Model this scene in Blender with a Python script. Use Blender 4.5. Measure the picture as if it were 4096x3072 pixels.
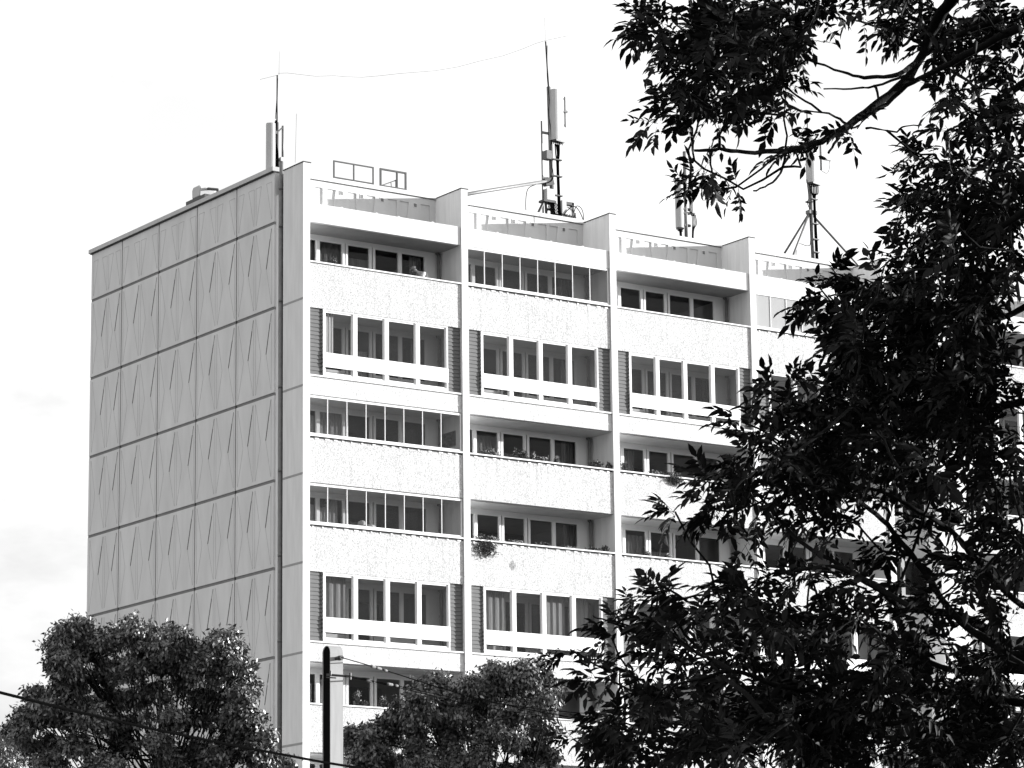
import bpy, math, random
import numpy as np
from mathutils import Vector, Matrix
random.seed(7); rng = np.random.default_rng(11)
sc = bpy.context.scene
COL = sc.collection
for o in list(bpy.data.objects): bpy.data.objects.remove(o)

# ------------------------------------------------------------------ camera
# world: x along the balcony front, y into the building, z up; z = 0 is the first joint under the roof edge, ground is at -28.5
CX, CY, CZ = -51.398144, -85.880495, -26.84785
YAW, PITCH, ROLL, F = 0.604659, 0.208963, -0.012306, 13055.567
CAM = np.array([CX, CY, CZ])
_fw = np.array([math.sin(YAW)*math.cos(PITCH), math.cos(YAW)*math.cos(PITCH), math.sin(PITCH)])
_rt = np.array([math.cos(YAW), -math.sin(YAW), 0.0]); _up = np.cross(_rt, _fw)
_r = _rt*math.cos(ROLL) + _up*math.sin(ROLL); _u = -_rt*math.sin(ROLL) + _up*math.cos(ROLL)
cam = bpy.data.cameras.new('camera'); co = bpy.data.objects.new('camera', cam); COL.objects.link(co)
cam.sensor_width = 36.0; cam.lens = F*36.0/4096.0; cam.clip_start = 0.5; cam.clip_end = 3000
co.matrix_world = Matrix(((_r[0], _u[0], -_fw[0], CX), (_r[1], _u[1], -_fw[1], CY), (_r[2], _u[2], -_fw[2], CZ), (0, 0, 0, 1)))
sc.camera = co
GROUND = -28.5

# ------------------------------------------------------------------ sky, sun, exposure
SUN = Vector((4.12, -1.54, 0.62)).normalized()           # towards the sun: low, grazing the balcony front from the right
sun_el = math.asin(SUN.z); sun_az = math.atan2(SUN.x, SUN.y)
w = bpy.data.worlds.new("World"); sc.world = w; w.use_nodes = True
nt = w.node_tree; nt.nodes.clear()
def N(nt, t, **k):
    n = nt.nodes.new(t)
    for a, b in k.items():
        if a in n.inputs: n.inputs[a].default_value = b
        else: setattr(n, a, b)
    return n
sky = N(nt, 'ShaderNodeTexSky', sky_type='NISHITA', sun_disc=False, sun_elevation=sun_el, sun_rotation=sun_az, air_density=1.2, dust_density=3.0, ozone_density=1.0)
bw = N(nt, 'ShaderNodeRGBToBW')                            # the photograph is black and white: a neutral grey sky
geo = N(nt, 'ShaderNodeTexCoord')
mp = N(nt, 'ShaderNodeMapping'); mp.inputs['Scale'].default_value = (6, 6, 14); mp.inputs['Location'].default_value = (1.3, .4, 2.2)
nz = N(nt, 'ShaderNodeTexNoise', Scale=1.6, Detail=6.0, Roughness=0.62)
cr = N(nt, 'ShaderNodeMapRange'); cr.inputs['From Min'].default_value = 0.35; cr.inputs['From Max'].default_value = 0.7
cr.inputs['To Min'].default_value = 2.25; cr.inputs['To Max'].default_value = 3.2
sep = N(nt, 'ShaderNodeSeparateXYZ'); hi = N(nt, 'ShaderNodeMapRange'); hi.inputs['From Min'].default_value = .12; hi.inputs['From Max'].default_value = .24; hi.inputs['To Max'].default_value = .75
add = N(nt, 'ShaderNodeMath', operation='ADD')
mul = N(nt, 'ShaderNodeMath', operation='MULTIPLY')
pw = N(nt, 'ShaderNodeMath', operation='POWER'); pw.inputs[1].default_value = 0.3      # thin high haze evens the sky out
bg = N(nt, 'ShaderNodeBackground'); out = N(nt, 'ShaderNodeOutputWorld')
L = nt.links.new
L(geo.outputs['Generated'], mp.inputs['Vector']); L(mp.outputs['Vector'], nz.inputs['Vector']); L(nz.outputs['Fac'], cr.inputs['Value'])
L(sky.outputs['Color'], bw.inputs['Color']); L(bw.outputs['Val'], pw.inputs[0]); L(pw.outputs[0], mul.inputs[0]); L(geo.outputs['Generated'], sep.inputs[0]); L(sep.outputs['Z'], hi.inputs['Value']); L(cr.outputs['Result'], add.inputs[0]); L(hi.outputs['Result'], add.inputs[1]); L(add.outputs[0], mul.inputs[1])
L(mul.outputs[0], bg.inputs['Color']); L(bg.outputs['Background'], out.inputs['Surface'])
bg.inputs['Strength'].default_value = 0.12
sl = bpy.data.lights.new('sun', 'SUN'); sl.energy = 5.0; sl.angle = math.radians(0.6); sl.color = (1, 1, 1)
so = bpy.data.objects.new('sun', sl); COL.objects.link(so); so.rotation_euler = SUN.to_track_quat('Z', 'Y').to_euler(); so.location = (60, -60, 40)
sc.view_settings.view_transform = 'Standard'; sc.view_settings.look = 'None'; sc.view_settings.gamma = 1; sc.view_settings.use_curve_mapping = False
sc.view_settings.exposure = 1.25
sc.cycles.use_denoising = True
sc.cycles.max_bounces = 6; sc.cycles.transparent_max_bounces = 12; sc.cycles.glossy_bounces = 3; sc.cycles.diffuse_bounces = 4
sc.cycles.caustics_reflective = False; sc.cycles.caustics_refractive = False

# ------------------------------------------------------------------ helpers
def ray(u, v): return _fw + _r*(u-2048)/F - _u*(v-1536)/F
def at(u, v, D): return CAM + ray(u, v)*D                 # a point seen at (u, v) and D metres deep
def on(u, v, ax, val):                                    # where the line of sight meets a plane of the place
    d = ray(u, v); return CAM + d*((val-CAM[ax])/d[ax])

def tag(o, label=None, cat=None, group=None, kind=None):
    if label: o['label'] = label
    if cat: o['category'] = cat
    if group: o['group'] = group
    if kind: o['kind'] = kind
    return o
def empty(name, loc, label=None, cat=None, group=None):
    o = bpy.data.objects.new(name, None); COL.objects.link(o); o.location = loc; o.empty_display_size = 0.3
    return tag(o, label, cat, group)
class MB:
    def __init__(s): s.v = []; s.f = []; s.m = []; s.mi = 0
    def box(s, x0, x1, y0, y1, z0, z1):
        b = len(s.v)
        s.v += [(x0,y0,z0),(x1,y0,z0),(x1,y1,z0),(x0,y1,z0),(x0,y0,z1),(x1,y0,z1),(x1,y1,z1),(x0,y1,z1)]
        for f in ((0,3,2,1),(4,5,6,7),(0,1,5,4),(1,2,6,5),(2,3,7,6),(3,0,4,7)): s.f.append([b+i for i in f]); s.m.append(s.mi)
        return s
    def obox(s, c, ax, ay, az, hx, hy, hz):                # oriented box
        b = len(s.v); c = Vector(c); ax, ay, az = Vector(ax).normalized(), Vector(ay).normalized(), Vector(az).normalized()
        for k in (-1, 1):
            for (i, j) in ((-1,-1),(1,-1),(1,1),(-1,1)): s.v.append(tuple(c + ax*hx*i + ay*hy*j + az*hz*k))
        for f in ((0,3,2,1),(4,5,6,7),(0,1,5,4),(1,2,6,5),(2,3,7,6),(3,0,4,7)): s.f.append([b+i for i in f]); s.m.append(s.mi)
        return s
    def prism(s, pts, ext):                                # planar outline + extrusion vector
        b = len(s.v); n = len(pts); e = Vector(ext)
        for p in pts: s.v.append(tuple(p))
        for p in pts: s.v.append(tuple(Vector(p)+e))
        s.f.append([b+i for i in range(n)][::-1]); s.m.append(s.mi)
        s.f.append([b+n+i for i in range(n)]); s.m.append(s.mi)
        for i in range(n): s.f.append([b+i, b+(i+1) % n, b+n+(i+1) % n, b+n+i]); s.m.append(s.mi)
        return s
    def cab(s, pts, r, n=5):                               # a slack cable: smooth curve through the points
        P = [Vector(p) for p in pts]; o_ = []
        for i in range(len(P)-1):
            a, b_, c, d = P[max(i-1, 0)], P[i], P[i+1], P[min(i+2, len(P)-1)]
            for k in range(5):
                t = k/5; o_.append(.5*((2*b_)+(c-a)*t+(2*a-5*b_+4*c-d)*t*t+(3*b_-a-3*c+d)*t**3))
        o_.append(P[-1]); return s.tube(o_, r, n)
    def tube(s, pts, r, n=6, cap=True):
        pts = [Vector(p) for p in pts]; m = len(pts)
        rs = r if isinstance(r, (list, tuple)) else [r]*m
        b = len(s.v); ref = None
        for i, p in enumerate(pts):
            t = (pts[min(i+1, m-1)] - pts[max(i-1, 0)])
            t = t.normalized() if t.length > 1e-9 else Vector((0,0,1))
            if ref is None:
                ref = t.cross(Vector((0,0,1)) if abs(t.z) < .9 else Vector((1,0,0))).normalized()
            ref = (ref - t*ref.dot(t)).normalized(); q = t.cross(ref)
            for k in range(n):
                a = 2*math.pi*k/n; s.v.append(tuple(p + (ref*math.cos(a) + q*math.sin(a))*rs[i]))
        for i in range(m-1):
            for k in range(n):
                s.f.append([b+i*n+k, b+i*n+(k+1) % n, b+(i+1)*n+(k+1) % n, b+(i+1)*n+k]); s.m.append(s.mi)
        if cap:
            s.f.append([b+k for k in range(n)][::-1]); s.m.append(s.mi)
            s.f.append([b+(m-1)*n+k for k in range(n)]); s.m.append(s.mi)
        return s
    def build(s, name, mat, parent=None, smooth=False, bevel=0):
        me = bpy.data.meshes.new(name); 
        off = parent_world(parent)
        me.from_pydata([(x-off[0], y-off[1], z-off[2]) for x, y, z in s.v], [], s.f)
        mats = mat if isinstance(mat, (list, tuple)) else [mat]
        for m_ in mats: me.materials.append(m_)
        if len(mats) > 1: me.polygons.foreach_set('material_index', s.m)
        if smooth: me.polygons.foreach_set('use_smooth', [True]*len(me.polygons))
        me.update(); o = bpy.data.objects.new(name, me); COL.objects.link(o)
        if parent: o.parent = parent
        if bevel:
            md = o.modifiers.new('bevel', 'BEVEL'); md.width = bevel; md.segments = 1; md.limit_method = 'ANGLE'
        return o
def parent_world(p):
    x = y = z = 0
    while p: x += p.location[0]; y += p.location[1]; z += p.location[2]; p = p.parent
    return (x, y, z)

# ------------------------------------------------------------------ materials (all neutral greys: black and white photograph)
def g(v): return (v, v, v, 1)
def mat(name, base, rough=0.8, amp=0.0, scale=3.0, detail=4, bump=0.0, bscale=None, spec=0.3, stretch=(1,1,1), metal=0.0):
    m = bpy.data.materials.new(name); m.use_nodes = True; t = m.node_tree; P = t.nodes['Principled BSDF']
    P.inputs['Base Color'].default_value = g(base); P.inputs['Roughness'].default_value = rough
    P.inputs['Specular IOR Level'].default_value = spec; P.inputs['Metallic'].default_value = metal
    l = t.links.new
    if amp or bump:
        tc = N(t, 'ShaderNodeTexCoord'); mp = N(t, 'ShaderNodeMapping'); mp.inputs['Scale'].default_value = stretch
        l(tc.outputs['Object'], mp.inputs['Vector'])
    if amp:
        n = N(t, 'ShaderNodeTexNoise', Scale=scale, Detail=float(detail), Roughness=0.6); l(mp.outputs['Vector'], n.inputs['Vector'])
        r = N(t, 'ShaderNodeMapRange'); r.inputs['From Min'].default_value = .3; r.inputs['From Max'].default_value = .7
        r.inputs['To Min'].default_value = base*(1-amp); r.inputs['To Max'].default_value = min(base*(1+amp), .95)
        l(n.outputs['Fac'], r.inputs['Value']); l(r.outputs['Result'], P.inputs['Base Color'])
    if bump:
        n2 = N(t, 'ShaderNodeTexNoise', Scale=bscale or scale*6, Detail=3.0); l(mp.outputs['Vector'], n2.inputs['Vector'])
        b = N(t, 'ShaderNodeBump'); b.inputs['Strength'].default_value = bump; b.inputs['Distance'].default_value = 0.01
        l(n2.outputs['Fac'], b.inputs['Height']); l(b.outputs['Normal'], P.inputs['Normal'])
    return m
def pebble(name, base, dark, dens=0.56, sc1=16.0, bump=0.5):
    """exposed-aggregate render: pale grains with darker chips between, plus faint weather streaks"""
    m = bpy.data.materials.new(name); m.use_nodes = True; t = m.node_tree; P = t.nodes['Principled BSDF']; l = t.links.new
    P.inputs['Roughness'].default_value = 0.9; P.inputs['Specular IOR Level'].default_value = 0.15
    tc = N(t, 'ShaderNodeTexCoord')
    mp = N(t, 'ShaderNodeMapping'); mp.inputs['Scale'].default_value = (1, 1, .62); l(tc.outputs['Object'], mp.inputs['Vector'])
    n = N(t, 'ShaderNodeTexNoise', Scale=sc1, Detail=2.0, Roughness=0.55, Distortion=1.4); l(mp.outputs['Vector'], n.inputs['Vector'])
    r = N(t, 'ShaderNodeMapRange'); r.inputs['From Min'].default_value = dens-.02; r.inputs['From Max'].default_value = dens+.06
    r.inputs['To Min'].default_value = 0; r.inputs['To Max'].default_value = 1
    l(n.outputs['Fac'], r.inputs['Value'])
    big = N(t, 'ShaderNodeTexNoise', Scale=0.9, Detail=5.0, Roughness=0.65); l(tc.outputs['Object'], big.inputs['Vector'])
    br = N(t, 'ShaderNodeMapRange'); br.inputs['From Min'].default_value = .3; br.inputs['From Max'].default_value = .7; br.inputs['To Min'].default_value = .92; br.inputs['To Max'].default_value = 1.05
    l(big.outputs['Fac'], br.inputs['Value'])
    mix = N(t, 'ShaderNodeMix', data_type='RGBA'); l(r.outputs['Result'], mix.inputs[0]); mix.inputs[6].default_value = g(base); mix.inputs[7].default_value = g(dark)
    mu = N(t, 'ShaderNodeVectorMath', operation='SCALE'); l(mix.outputs[2], mu.inputs[0]); l(br.outputs['Result'], mu.inputs[3])
    l(mu.outputs[0], P.inputs['Base Color'])
    ms = N(t, 'ShaderNodeMapping'); ms.inputs['Scale'].default_value = (5, 1, .28); l(tc.outputs['Object'], ms.inputs['Vector'])
    st = N(t, 'ShaderNodeTexNoise', Scale=1.4, Detail=6.0, Roughness=0.7); l(ms.outputs['Vector'], st.inputs['Vector'])
    sr = N(t, 'ShaderNodeMapRange'); sr.inputs['From Min'].default_value = .52; sr.inputs['From Max'].default_value = .78; sr.inputs['To Min'].default_value = 1.0; sr.inputs['To Max'].default_value = .70
    l(st.outputs['Fac'], sr.inputs['Value']); mu2 = N(t, 'ShaderNodeVectorMath', operation='SCALE'); l(mu.outputs[0], mu2.inputs[0]); l(sr.outputs['Result'], mu2.inputs[3]); l(mu2.outputs[0], P.inputs['Base Color'])
    b = N(t, 'ShaderNodeBump'); b.inputs['Strength'].default_value = bump; b.inputs['Distance'].default_value = 0.012; b.invert = True
    l(n.outputs['Fac'], b.inputs['Height']); l(b.outputs['Normal'], P.inputs['Normal'])
    return m
def glass(name, tint=0.85, refl=1.0, ior=1.5, milky=0.0):
    m = bpy.data.materials.new(name); m.use_nodes = True; t = m.node_tree; t.nodes.clear(); l = t.links.new
    tr = N(t, 'ShaderNodeBsdfTransparent'); tr.inputs[0].default_value = g(tint)
    gl = N(t, 'ShaderNodeBsdfGlossy'); gl.inputs['Roughness'].default_value = 0.01; gl.inputs[0].default_value = g(refl)
    tc = N(t, 'ShaderNodeTexCoord'); nz = N(t, 'ShaderNodeTexNoise', Scale=0.8, Detail=1.0); l(tc.outputs['Object'], nz.inputs['Vector'])
    b = N(t, 'ShaderNodeBump'); b.inputs['Strength'].default_value = .25; b.inputs['Distance'].default_value = .02; l(nz.outputs['Fac'], b.inputs['Height']); l(b.outputs['Normal'], gl.inputs['Normal'])
    lw = N(t, 'ShaderNodeLayerWeight', Blend=.5); pw_ = N(t, 'ShaderNodeMath', operation='POWER'); pw_.inputs[1].default_value = 3.5; l(lw.outputs['Facing'], pw_.inputs[0])
    fr = N(t, 'ShaderNodeMath', operation='MULTIPLY_ADD'); fr.inputs[1].default_value = .75; fr.inputs[2].default_value = .035; l(pw_.outputs[0], fr.inputs[0])
    mx = N(t, 'ShaderNodeMixShader'); l(fr.outputs[0], mx.inputs[0]); l(tr.outputs[0], mx.inputs[1]); l(gl.outputs[0], mx.inputs[2])
    o = N(t, 'ShaderNodeOutputMaterial'); last = mx
    if milky:
        df = N(t, 'ShaderNodeBsdfDiffuse'); df.inputs[0].default_value = g(.7)
        m2 = N(t, 'ShaderNodeMixShader'); m2.inputs[0].default_value = milky; l(mx.outputs[0], m2.inputs[1]); l(df.outputs[0], m2.inputs[2]); last = m2
    l(last.outputs[0], o.inputs[0]); return m
def leafmat(name, base, amp=.5, rough=.45, spec=.5, trans=0.0):
    m = bpy.data.materials.new(name); m.use_nodes = True; t = m.node_tree; P = t.nodes['Principled BSDF']; l = t.links.new
    P.inputs['Roughness'].default_value = rough; P.inputs['Specular IOR Level'].default_value = spec
    ge = N(t, 'ShaderNodeNewGeometry')
    r = N(t, 'ShaderNodeMapRange'); r.inputs['To Min'].default_value = base*(1-amp); r.inputs['To Max'].default_value = base*(1+amp)
    l(ge.outputs['Random Per Island'], r.inputs['Value']); l(r.outputs['Result'], P.inputs['Base Color'])
    if trans:
        tl = N(t, 'ShaderNodeBsdfTranslucent'); l(r.outputs['Result'], tl.inputs['Color'])
        mx = N(t, 'ShaderNodeMixShader'); mx.inputs[0].default_value = trans
        l(P.outputs[0], mx.inputs[1]); l(tl.outputs[0], mx.inputs[2]); l(mx.outputs[0], t.nodes['Material Output'].inputs[0])
    return m
M = dict(
    plaster=mat('smooth_white_plaster', .63, .85, .10, 1.7, 8, .15, 40, .15, (1.6, 1, .35)),
    fin=mat('painted_concrete_fin', .72, .85, .09, 1.8, 8, .1, 40, .15, (2.5, 2.5, .3)),
    gable=mat('grey_gable_panel', .66, .9, .085, 1.1, 9, .2, 30, .1, (1, 1.3, .4)),
    attic=mat('attic_plaster', .56, .85, .07, 1.6, 6, .15, 40, .15, (1, 1, .35)),
    pebble_dark=pebble('mended_render', .42, .22, .48, 26.0, .9), fin_joint=mat('fin_joint_filler', .34, .9, .1, 4), canvas=mat('floral_canvas', .08, .7, .95, 12, 6),
    joint=mat('gable_joint_sealant', .19, .8, .1, 4),
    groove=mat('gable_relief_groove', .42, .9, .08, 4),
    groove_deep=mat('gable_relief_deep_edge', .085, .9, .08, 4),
    metal_edge=mat('roof_edge_metal', .45, .5, .08, 3, spec=.4),
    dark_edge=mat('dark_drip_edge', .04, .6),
    pebble=pebble('pebble_dash_panel', .66, .36, .488, 36.0, .9),
    pebble2=pebble('fine_pebble_beam', .64, .40, .54, 30.0, .7),
    loggia=mat('loggia_wall_paint', .72, .8, .04, 1.5, 5, .05, 30, .15),
    frame=mat('white_window_frame', .74, .4, .03, 3, spec=.4),
    frame2=mat('loggia_window_frame', .74, .45, .03, 3, spec=.4),
    louver=mat('grey_lap_board', .115, .6, .08, 3, 5, .1, 20, .3, (1, 1, 3)),
    band=mat('white_facet_band', .80, .5, .02, 2, spec=.3),
    glass=glass('window_glass', .90, .42), glass_in=glass('loggia_window_glass', .80, .20), glass_b=glass('balcony_glazing_glass', .93, .36),
    glass_milk=glass('pale_balcony_glass', .8, milky=.42),
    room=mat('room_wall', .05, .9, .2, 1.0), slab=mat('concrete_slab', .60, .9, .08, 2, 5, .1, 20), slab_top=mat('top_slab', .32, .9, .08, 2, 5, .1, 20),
    curtain=mat('net_curtain', .62, .9, .25, 14, 2, 0, None, .1, (6, 6, .15)),
    curtain_d=mat('grey_curtain', .26, .9, .3, 10, 2, 0, None, .1, (6, 6, .15)),
    blind=mat('grey_blind', .11, .8, .15, 40, 1, 0, None, .2, (.05, .05, 3)),
    steel=mat('galvanised_steel', .13, .5, .25, 8, 5, spec=.5), steel_d=mat('dark_steel', .035, .55, .3, 10, spec=.5),
    antenna=mat('antenna_shell', .46, .55, .04, 4, spec=.3), antenna_w=mat('white_antenna_shell', .50, .5, .04, 4, spec=.3),
    cable=mat('black_cable', .003, 1.0, spec=.0), wire=mat('thin_wire', .10, .6),
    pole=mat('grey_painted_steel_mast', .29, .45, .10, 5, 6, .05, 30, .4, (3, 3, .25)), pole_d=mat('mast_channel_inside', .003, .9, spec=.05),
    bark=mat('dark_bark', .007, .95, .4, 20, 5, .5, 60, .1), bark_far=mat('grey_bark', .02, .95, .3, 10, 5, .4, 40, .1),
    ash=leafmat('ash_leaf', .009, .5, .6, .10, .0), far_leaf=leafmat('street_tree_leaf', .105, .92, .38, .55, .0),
    plant=leafmat('balcony_plant_leaf', .07, .7, .5, .4), flower=leafmat('flower_petal', .62, .3, .7, .2),
    planter=mat('balcony_planter', .10, .7, .1, 5),
    tile=mat('stair_wall_tile', .42, .7, .06, 6), roof=mat('roof_felt', .16, .95, .2, 2),
    grass=mat('lawn', .09, .95, .5, .6, 6), asphalt=mat('asphalt', .05, .9, .25, 1.5, 6), 
    skin=mat('skin', .34, .5, .06, 8, spec=.4), shirt=mat('pale_shirt', .52, .85, .12, 6), cap=mat('grey_cap', .22, .8, .2, 20), trousers=mat('dark_trousers', .06, .9),
    lamp_glass=mat('lamp_reflector', .65, .25, .1, 5, spec=.5),
)

# ------------------------------------------------------------------ ground
b = MB(); b.box(-1200, 1400, -900, 1600, GROUND-.5, GROUND); tag(b.build('ground', M['grass']), kind='structure')
b = MB(); b.box(-400, 500, -34, -22, GROUND+.004, GROUND+.03); tag(b.build('road', M['asphalt']), kind='structure')
b = MB(); b.box(-400, 500, -21.8, -18.8, GROUND+.004, GROUND+.13); tag(b.build('pavement', M['slab']), kind='structure')

# ------------------------------------------------------------------ apartment building
BAY = 6.01; FT = 0.25; H = 2.8; LOW = GROUND
bld = empty('apartment_building', (0, 0, GROUND), 'pale nine storey slab block with balconies between white fins and a grey windowless gable', 'apartment block')
GX = -0.04                                                 # gable face
GY = [1.71, 4.14, 6.79, 9.45, 12.11, 14.4]
def gable():
    b = MB()
    b.box(GX+.012, GX+.28, GY[0], GY[-1], LOW, 1.70)
    # panels proud of the joint plane, so the joints are real recesses
    zs = [1.70] + [-H*k for k in range(0, 11)]
    zs[-1] = max(zs[-1], LOW)
    for i in range(5):
        for k in range(10):
            y0, y1 = GY[i] + (.0 if i == 0 else .034), GY[i+1] - (.0 if i == 4 else .034)
            z1, z0 = zs[k] - (0 if k == 0 else .05), zs[k+1] + .05
            b.box(GX-.012, GX+.0119, y0, y1, z0, z1)
    o = b.build('gable_wall', M['gable'], bld)
    j = MB()
    for y in GY[1:-1]: j.box(GX+.006, GX+.0118, y-.04, y+.04, LOW, 1.68)
    for k in range(0, 10): j.box(GX+.006, GX+.0119, GY[0], GY[-1]+.0, -H*k-.055, -H*k+.055)
    for k in range(0, 10): j.box(GX+.02, GX+.275, GY[0]-.004, GY[0]+.02, -H*k-.045, -H*k+.045)
    j.build('panel_joints', M['joint'], bld)
    # facetted relief: flat strips whose dark tone paints the shadows of its edges
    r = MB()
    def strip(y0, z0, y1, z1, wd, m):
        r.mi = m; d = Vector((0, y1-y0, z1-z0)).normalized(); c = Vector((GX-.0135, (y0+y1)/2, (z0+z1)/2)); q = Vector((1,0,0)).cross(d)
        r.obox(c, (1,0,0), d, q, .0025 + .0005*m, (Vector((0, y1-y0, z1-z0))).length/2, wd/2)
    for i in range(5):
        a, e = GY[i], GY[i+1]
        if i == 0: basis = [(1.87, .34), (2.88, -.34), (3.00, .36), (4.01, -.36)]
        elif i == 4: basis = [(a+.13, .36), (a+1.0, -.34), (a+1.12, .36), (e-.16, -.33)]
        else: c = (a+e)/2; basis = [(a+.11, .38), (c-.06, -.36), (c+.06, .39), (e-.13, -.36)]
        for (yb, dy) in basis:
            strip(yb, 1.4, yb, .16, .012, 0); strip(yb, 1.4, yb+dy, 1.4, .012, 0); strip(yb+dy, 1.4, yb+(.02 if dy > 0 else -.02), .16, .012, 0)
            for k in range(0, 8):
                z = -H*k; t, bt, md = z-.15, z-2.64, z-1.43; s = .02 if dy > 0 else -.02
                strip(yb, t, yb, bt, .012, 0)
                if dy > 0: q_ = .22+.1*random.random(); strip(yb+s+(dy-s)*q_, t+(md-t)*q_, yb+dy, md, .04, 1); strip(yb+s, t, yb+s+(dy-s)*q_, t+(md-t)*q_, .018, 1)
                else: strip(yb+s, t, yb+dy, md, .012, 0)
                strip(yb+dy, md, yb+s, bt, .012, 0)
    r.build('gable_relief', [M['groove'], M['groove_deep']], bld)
    c = MB(); c.prism([(GX-.10, GY[0]-.03, 1.72), (GX+.40, GY[0]-.03, 1.72), (GX+.40, GY[0]-.03, 1.86), (GX-.10, GY[0]-.03, 1.86)], (0, GY[-1]-GY[0]+.13, 0))
    c.build('roof_edge', M['metal_edge'], bld)
    d = MB(); d.box(GX-.06, GX+.2, GY[0]-.02, GY[-1]+.05, 1.685, 1.719); d.build('drip_edge', M['dark_edge'], bld)
gable()

FINX = [0, BAY, 2*BAY, 3*BAY, 4*BAY]
def fin(x, side_y=1.54, t=FT, front=0.0):
    b = MB(); zc = [1.62] + [-2.81-H*k for k in range(0, 9)]
    for k in range(9):
        b.box(x, x+t, front, side_y if x > 0 else 1.24, zc[k+1]+(.012), zc[k]-(0 if k == 0 else .012))
    b.box(x, x+t, front, side_y if x > 0 else 1.24, LOW, zc[-1]-.012)
    b.box(x+.014, x+t-.014, front+.014, 1.2, LOW+.1, 1.6)
    b.box(x+.01, x+t-.01, side_y if x > 0 else 1.56, 5.0, LOW, .9)
    o = b.build('fin_wall', M['fin'], bld)
    c = MB(); c.box(x-.02, x+t+.03, front-.02, (side_y+.02) if x > 0 else 1.26, 1.622, 1.650); c.build('fin_cap', M['dark_edge'], bld)
    return o
for x in FINX: fin(x)
b = MB()                                                   # recessed strip beside the gable, end wall behind the drain pipe; its dark colour paints the recess shade
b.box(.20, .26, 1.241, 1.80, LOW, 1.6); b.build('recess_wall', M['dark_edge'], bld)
# structural slabs, roof, rear
XEND = 39.5
s = MB()
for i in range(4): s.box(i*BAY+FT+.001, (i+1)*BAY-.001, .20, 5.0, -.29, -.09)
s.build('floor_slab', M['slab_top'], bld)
s = MB()
for k in range(1, 9):
    z = -.29 - H*k
    for i in range(4): s.box(i*BAY+FT+.001, (i+1)*BAY-.001, .20, 5.0, z, z+.20)
    pass
s.build('floor_slab', M['slab'], bld)
s = MB()
for k in range(9): s.box(27.751, 33.5, .20, 5.0, -.29-H*k, -.09-H*k)
s.build('floor_slab', M['slab'], bld)
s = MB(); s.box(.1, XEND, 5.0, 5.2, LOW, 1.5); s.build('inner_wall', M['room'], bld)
s = MB(); s.box(.3, XEND, 1.62, GY[-1], 1.50, 1.66); s.box(.3, XEND, GY[-1]-.2, GY[-1], LOW, 1.49); s.box(XEND-.3, XEND, 1.6, GY[-1]-.21, LOW, 1.49); s.build('roof_deck', M['roof'], bld)
# inner room dividers behind each bay so the rooms are closed
s = MB()
for x0, x1, y, zb, zt in [(0.3, 24.2, -.0, LOW, -20)]:
    s.box(x0, 24.28, .1, .3, LOW, -19.75)
s.build('lower_front_wall', M['plaster'], bld)

def prism_xz(b, pts, y0, y1): b.prism([(x, y0, z) for x, z in pts], (0, y1-y0, 0))
def attic(xo):
    b = MB(); x0, x1 = xo+FT, xo+BAY
    b.box(x0, x1, 1.56, 1.62, .10, 1.499)                  # back plane of the recesses
    b.box(x0, x1, 1.525, 1.558, 1.36, 1.57)
    # inverted trapezoid recesses between proud pieces: (left top, right top, left foot, right foot)
    T = [(.50,.84,.62,.84), (.98,1.31,.98,1.2),(1.31+.0,1.64,1.50,1.64),(1.81,2.14,1.81,1.95),(2.6,2.93,2.79,2.93),(3.32,3.66,3.32,3.46),(4.13,4.49,4.33,4.49),(4.61,4.96,4.61,4.80),(5.42,5.78,5.62,5.78)]
    T = [t for t in T if not (t[0] == .98)]
    px, pf = .25, .25
    for (a, c, af, cf) in T:
        prism_xz(b, [(xo+px, 1.36), (xo+pf, .10), (xo+af, .10), (xo+a, 1.36)], 1.525, 1.558)
        px, pf = c, cf
    prism_xz(b, [(xo+px, 1.36), (xo+pf, .10), (x1, .10), (x1, 1.36)], 1.525, 1.558)
    b.build('attic_wall', M['attic'], bld)
    f = MB(); f.box(x0+.03, x1, 1.46, 1.61, 1.60, 1.735); f.build('attic_fascia', M['plaster'], bld)
    f = MB(); f.box(x0+.03, x1, 1.53, 1.6, 1.580, 1.5985); f.build('drip_edge', M['steel'], bld)
    for vx in (2.35, 3.13, 3.91, 5.2):
        v = MB(); cx = xo+vx
        v.box(cx-.07, cx+.07, 1.512, 1.523, 1.22, 1.36)
        v.mi = 1
        for q in range(3): v.box(cx-.055, cx+.055, 1.506, 1.5119, 1.235+.04*q, 1.262+.04*q)
        v.build('vent_grille', [M['frame2'], M['dark_edge']], bld)
def top_beam(xo):
    b = MB(); x0, x1 = xo+FT+.004, xo+BAY-.02
    b.box(x0, x1, .045, .22, -.28, .335); b.box(x0, x1, .22, 1.52, -.088, .06)
    for q in (1.45, 2.75, 3.6, 4.9): b.box(xo+q, xo+q+.06, .05, .11, .335, .365)
    b.build('roof_beam', M['plaster'], bld)
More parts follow.
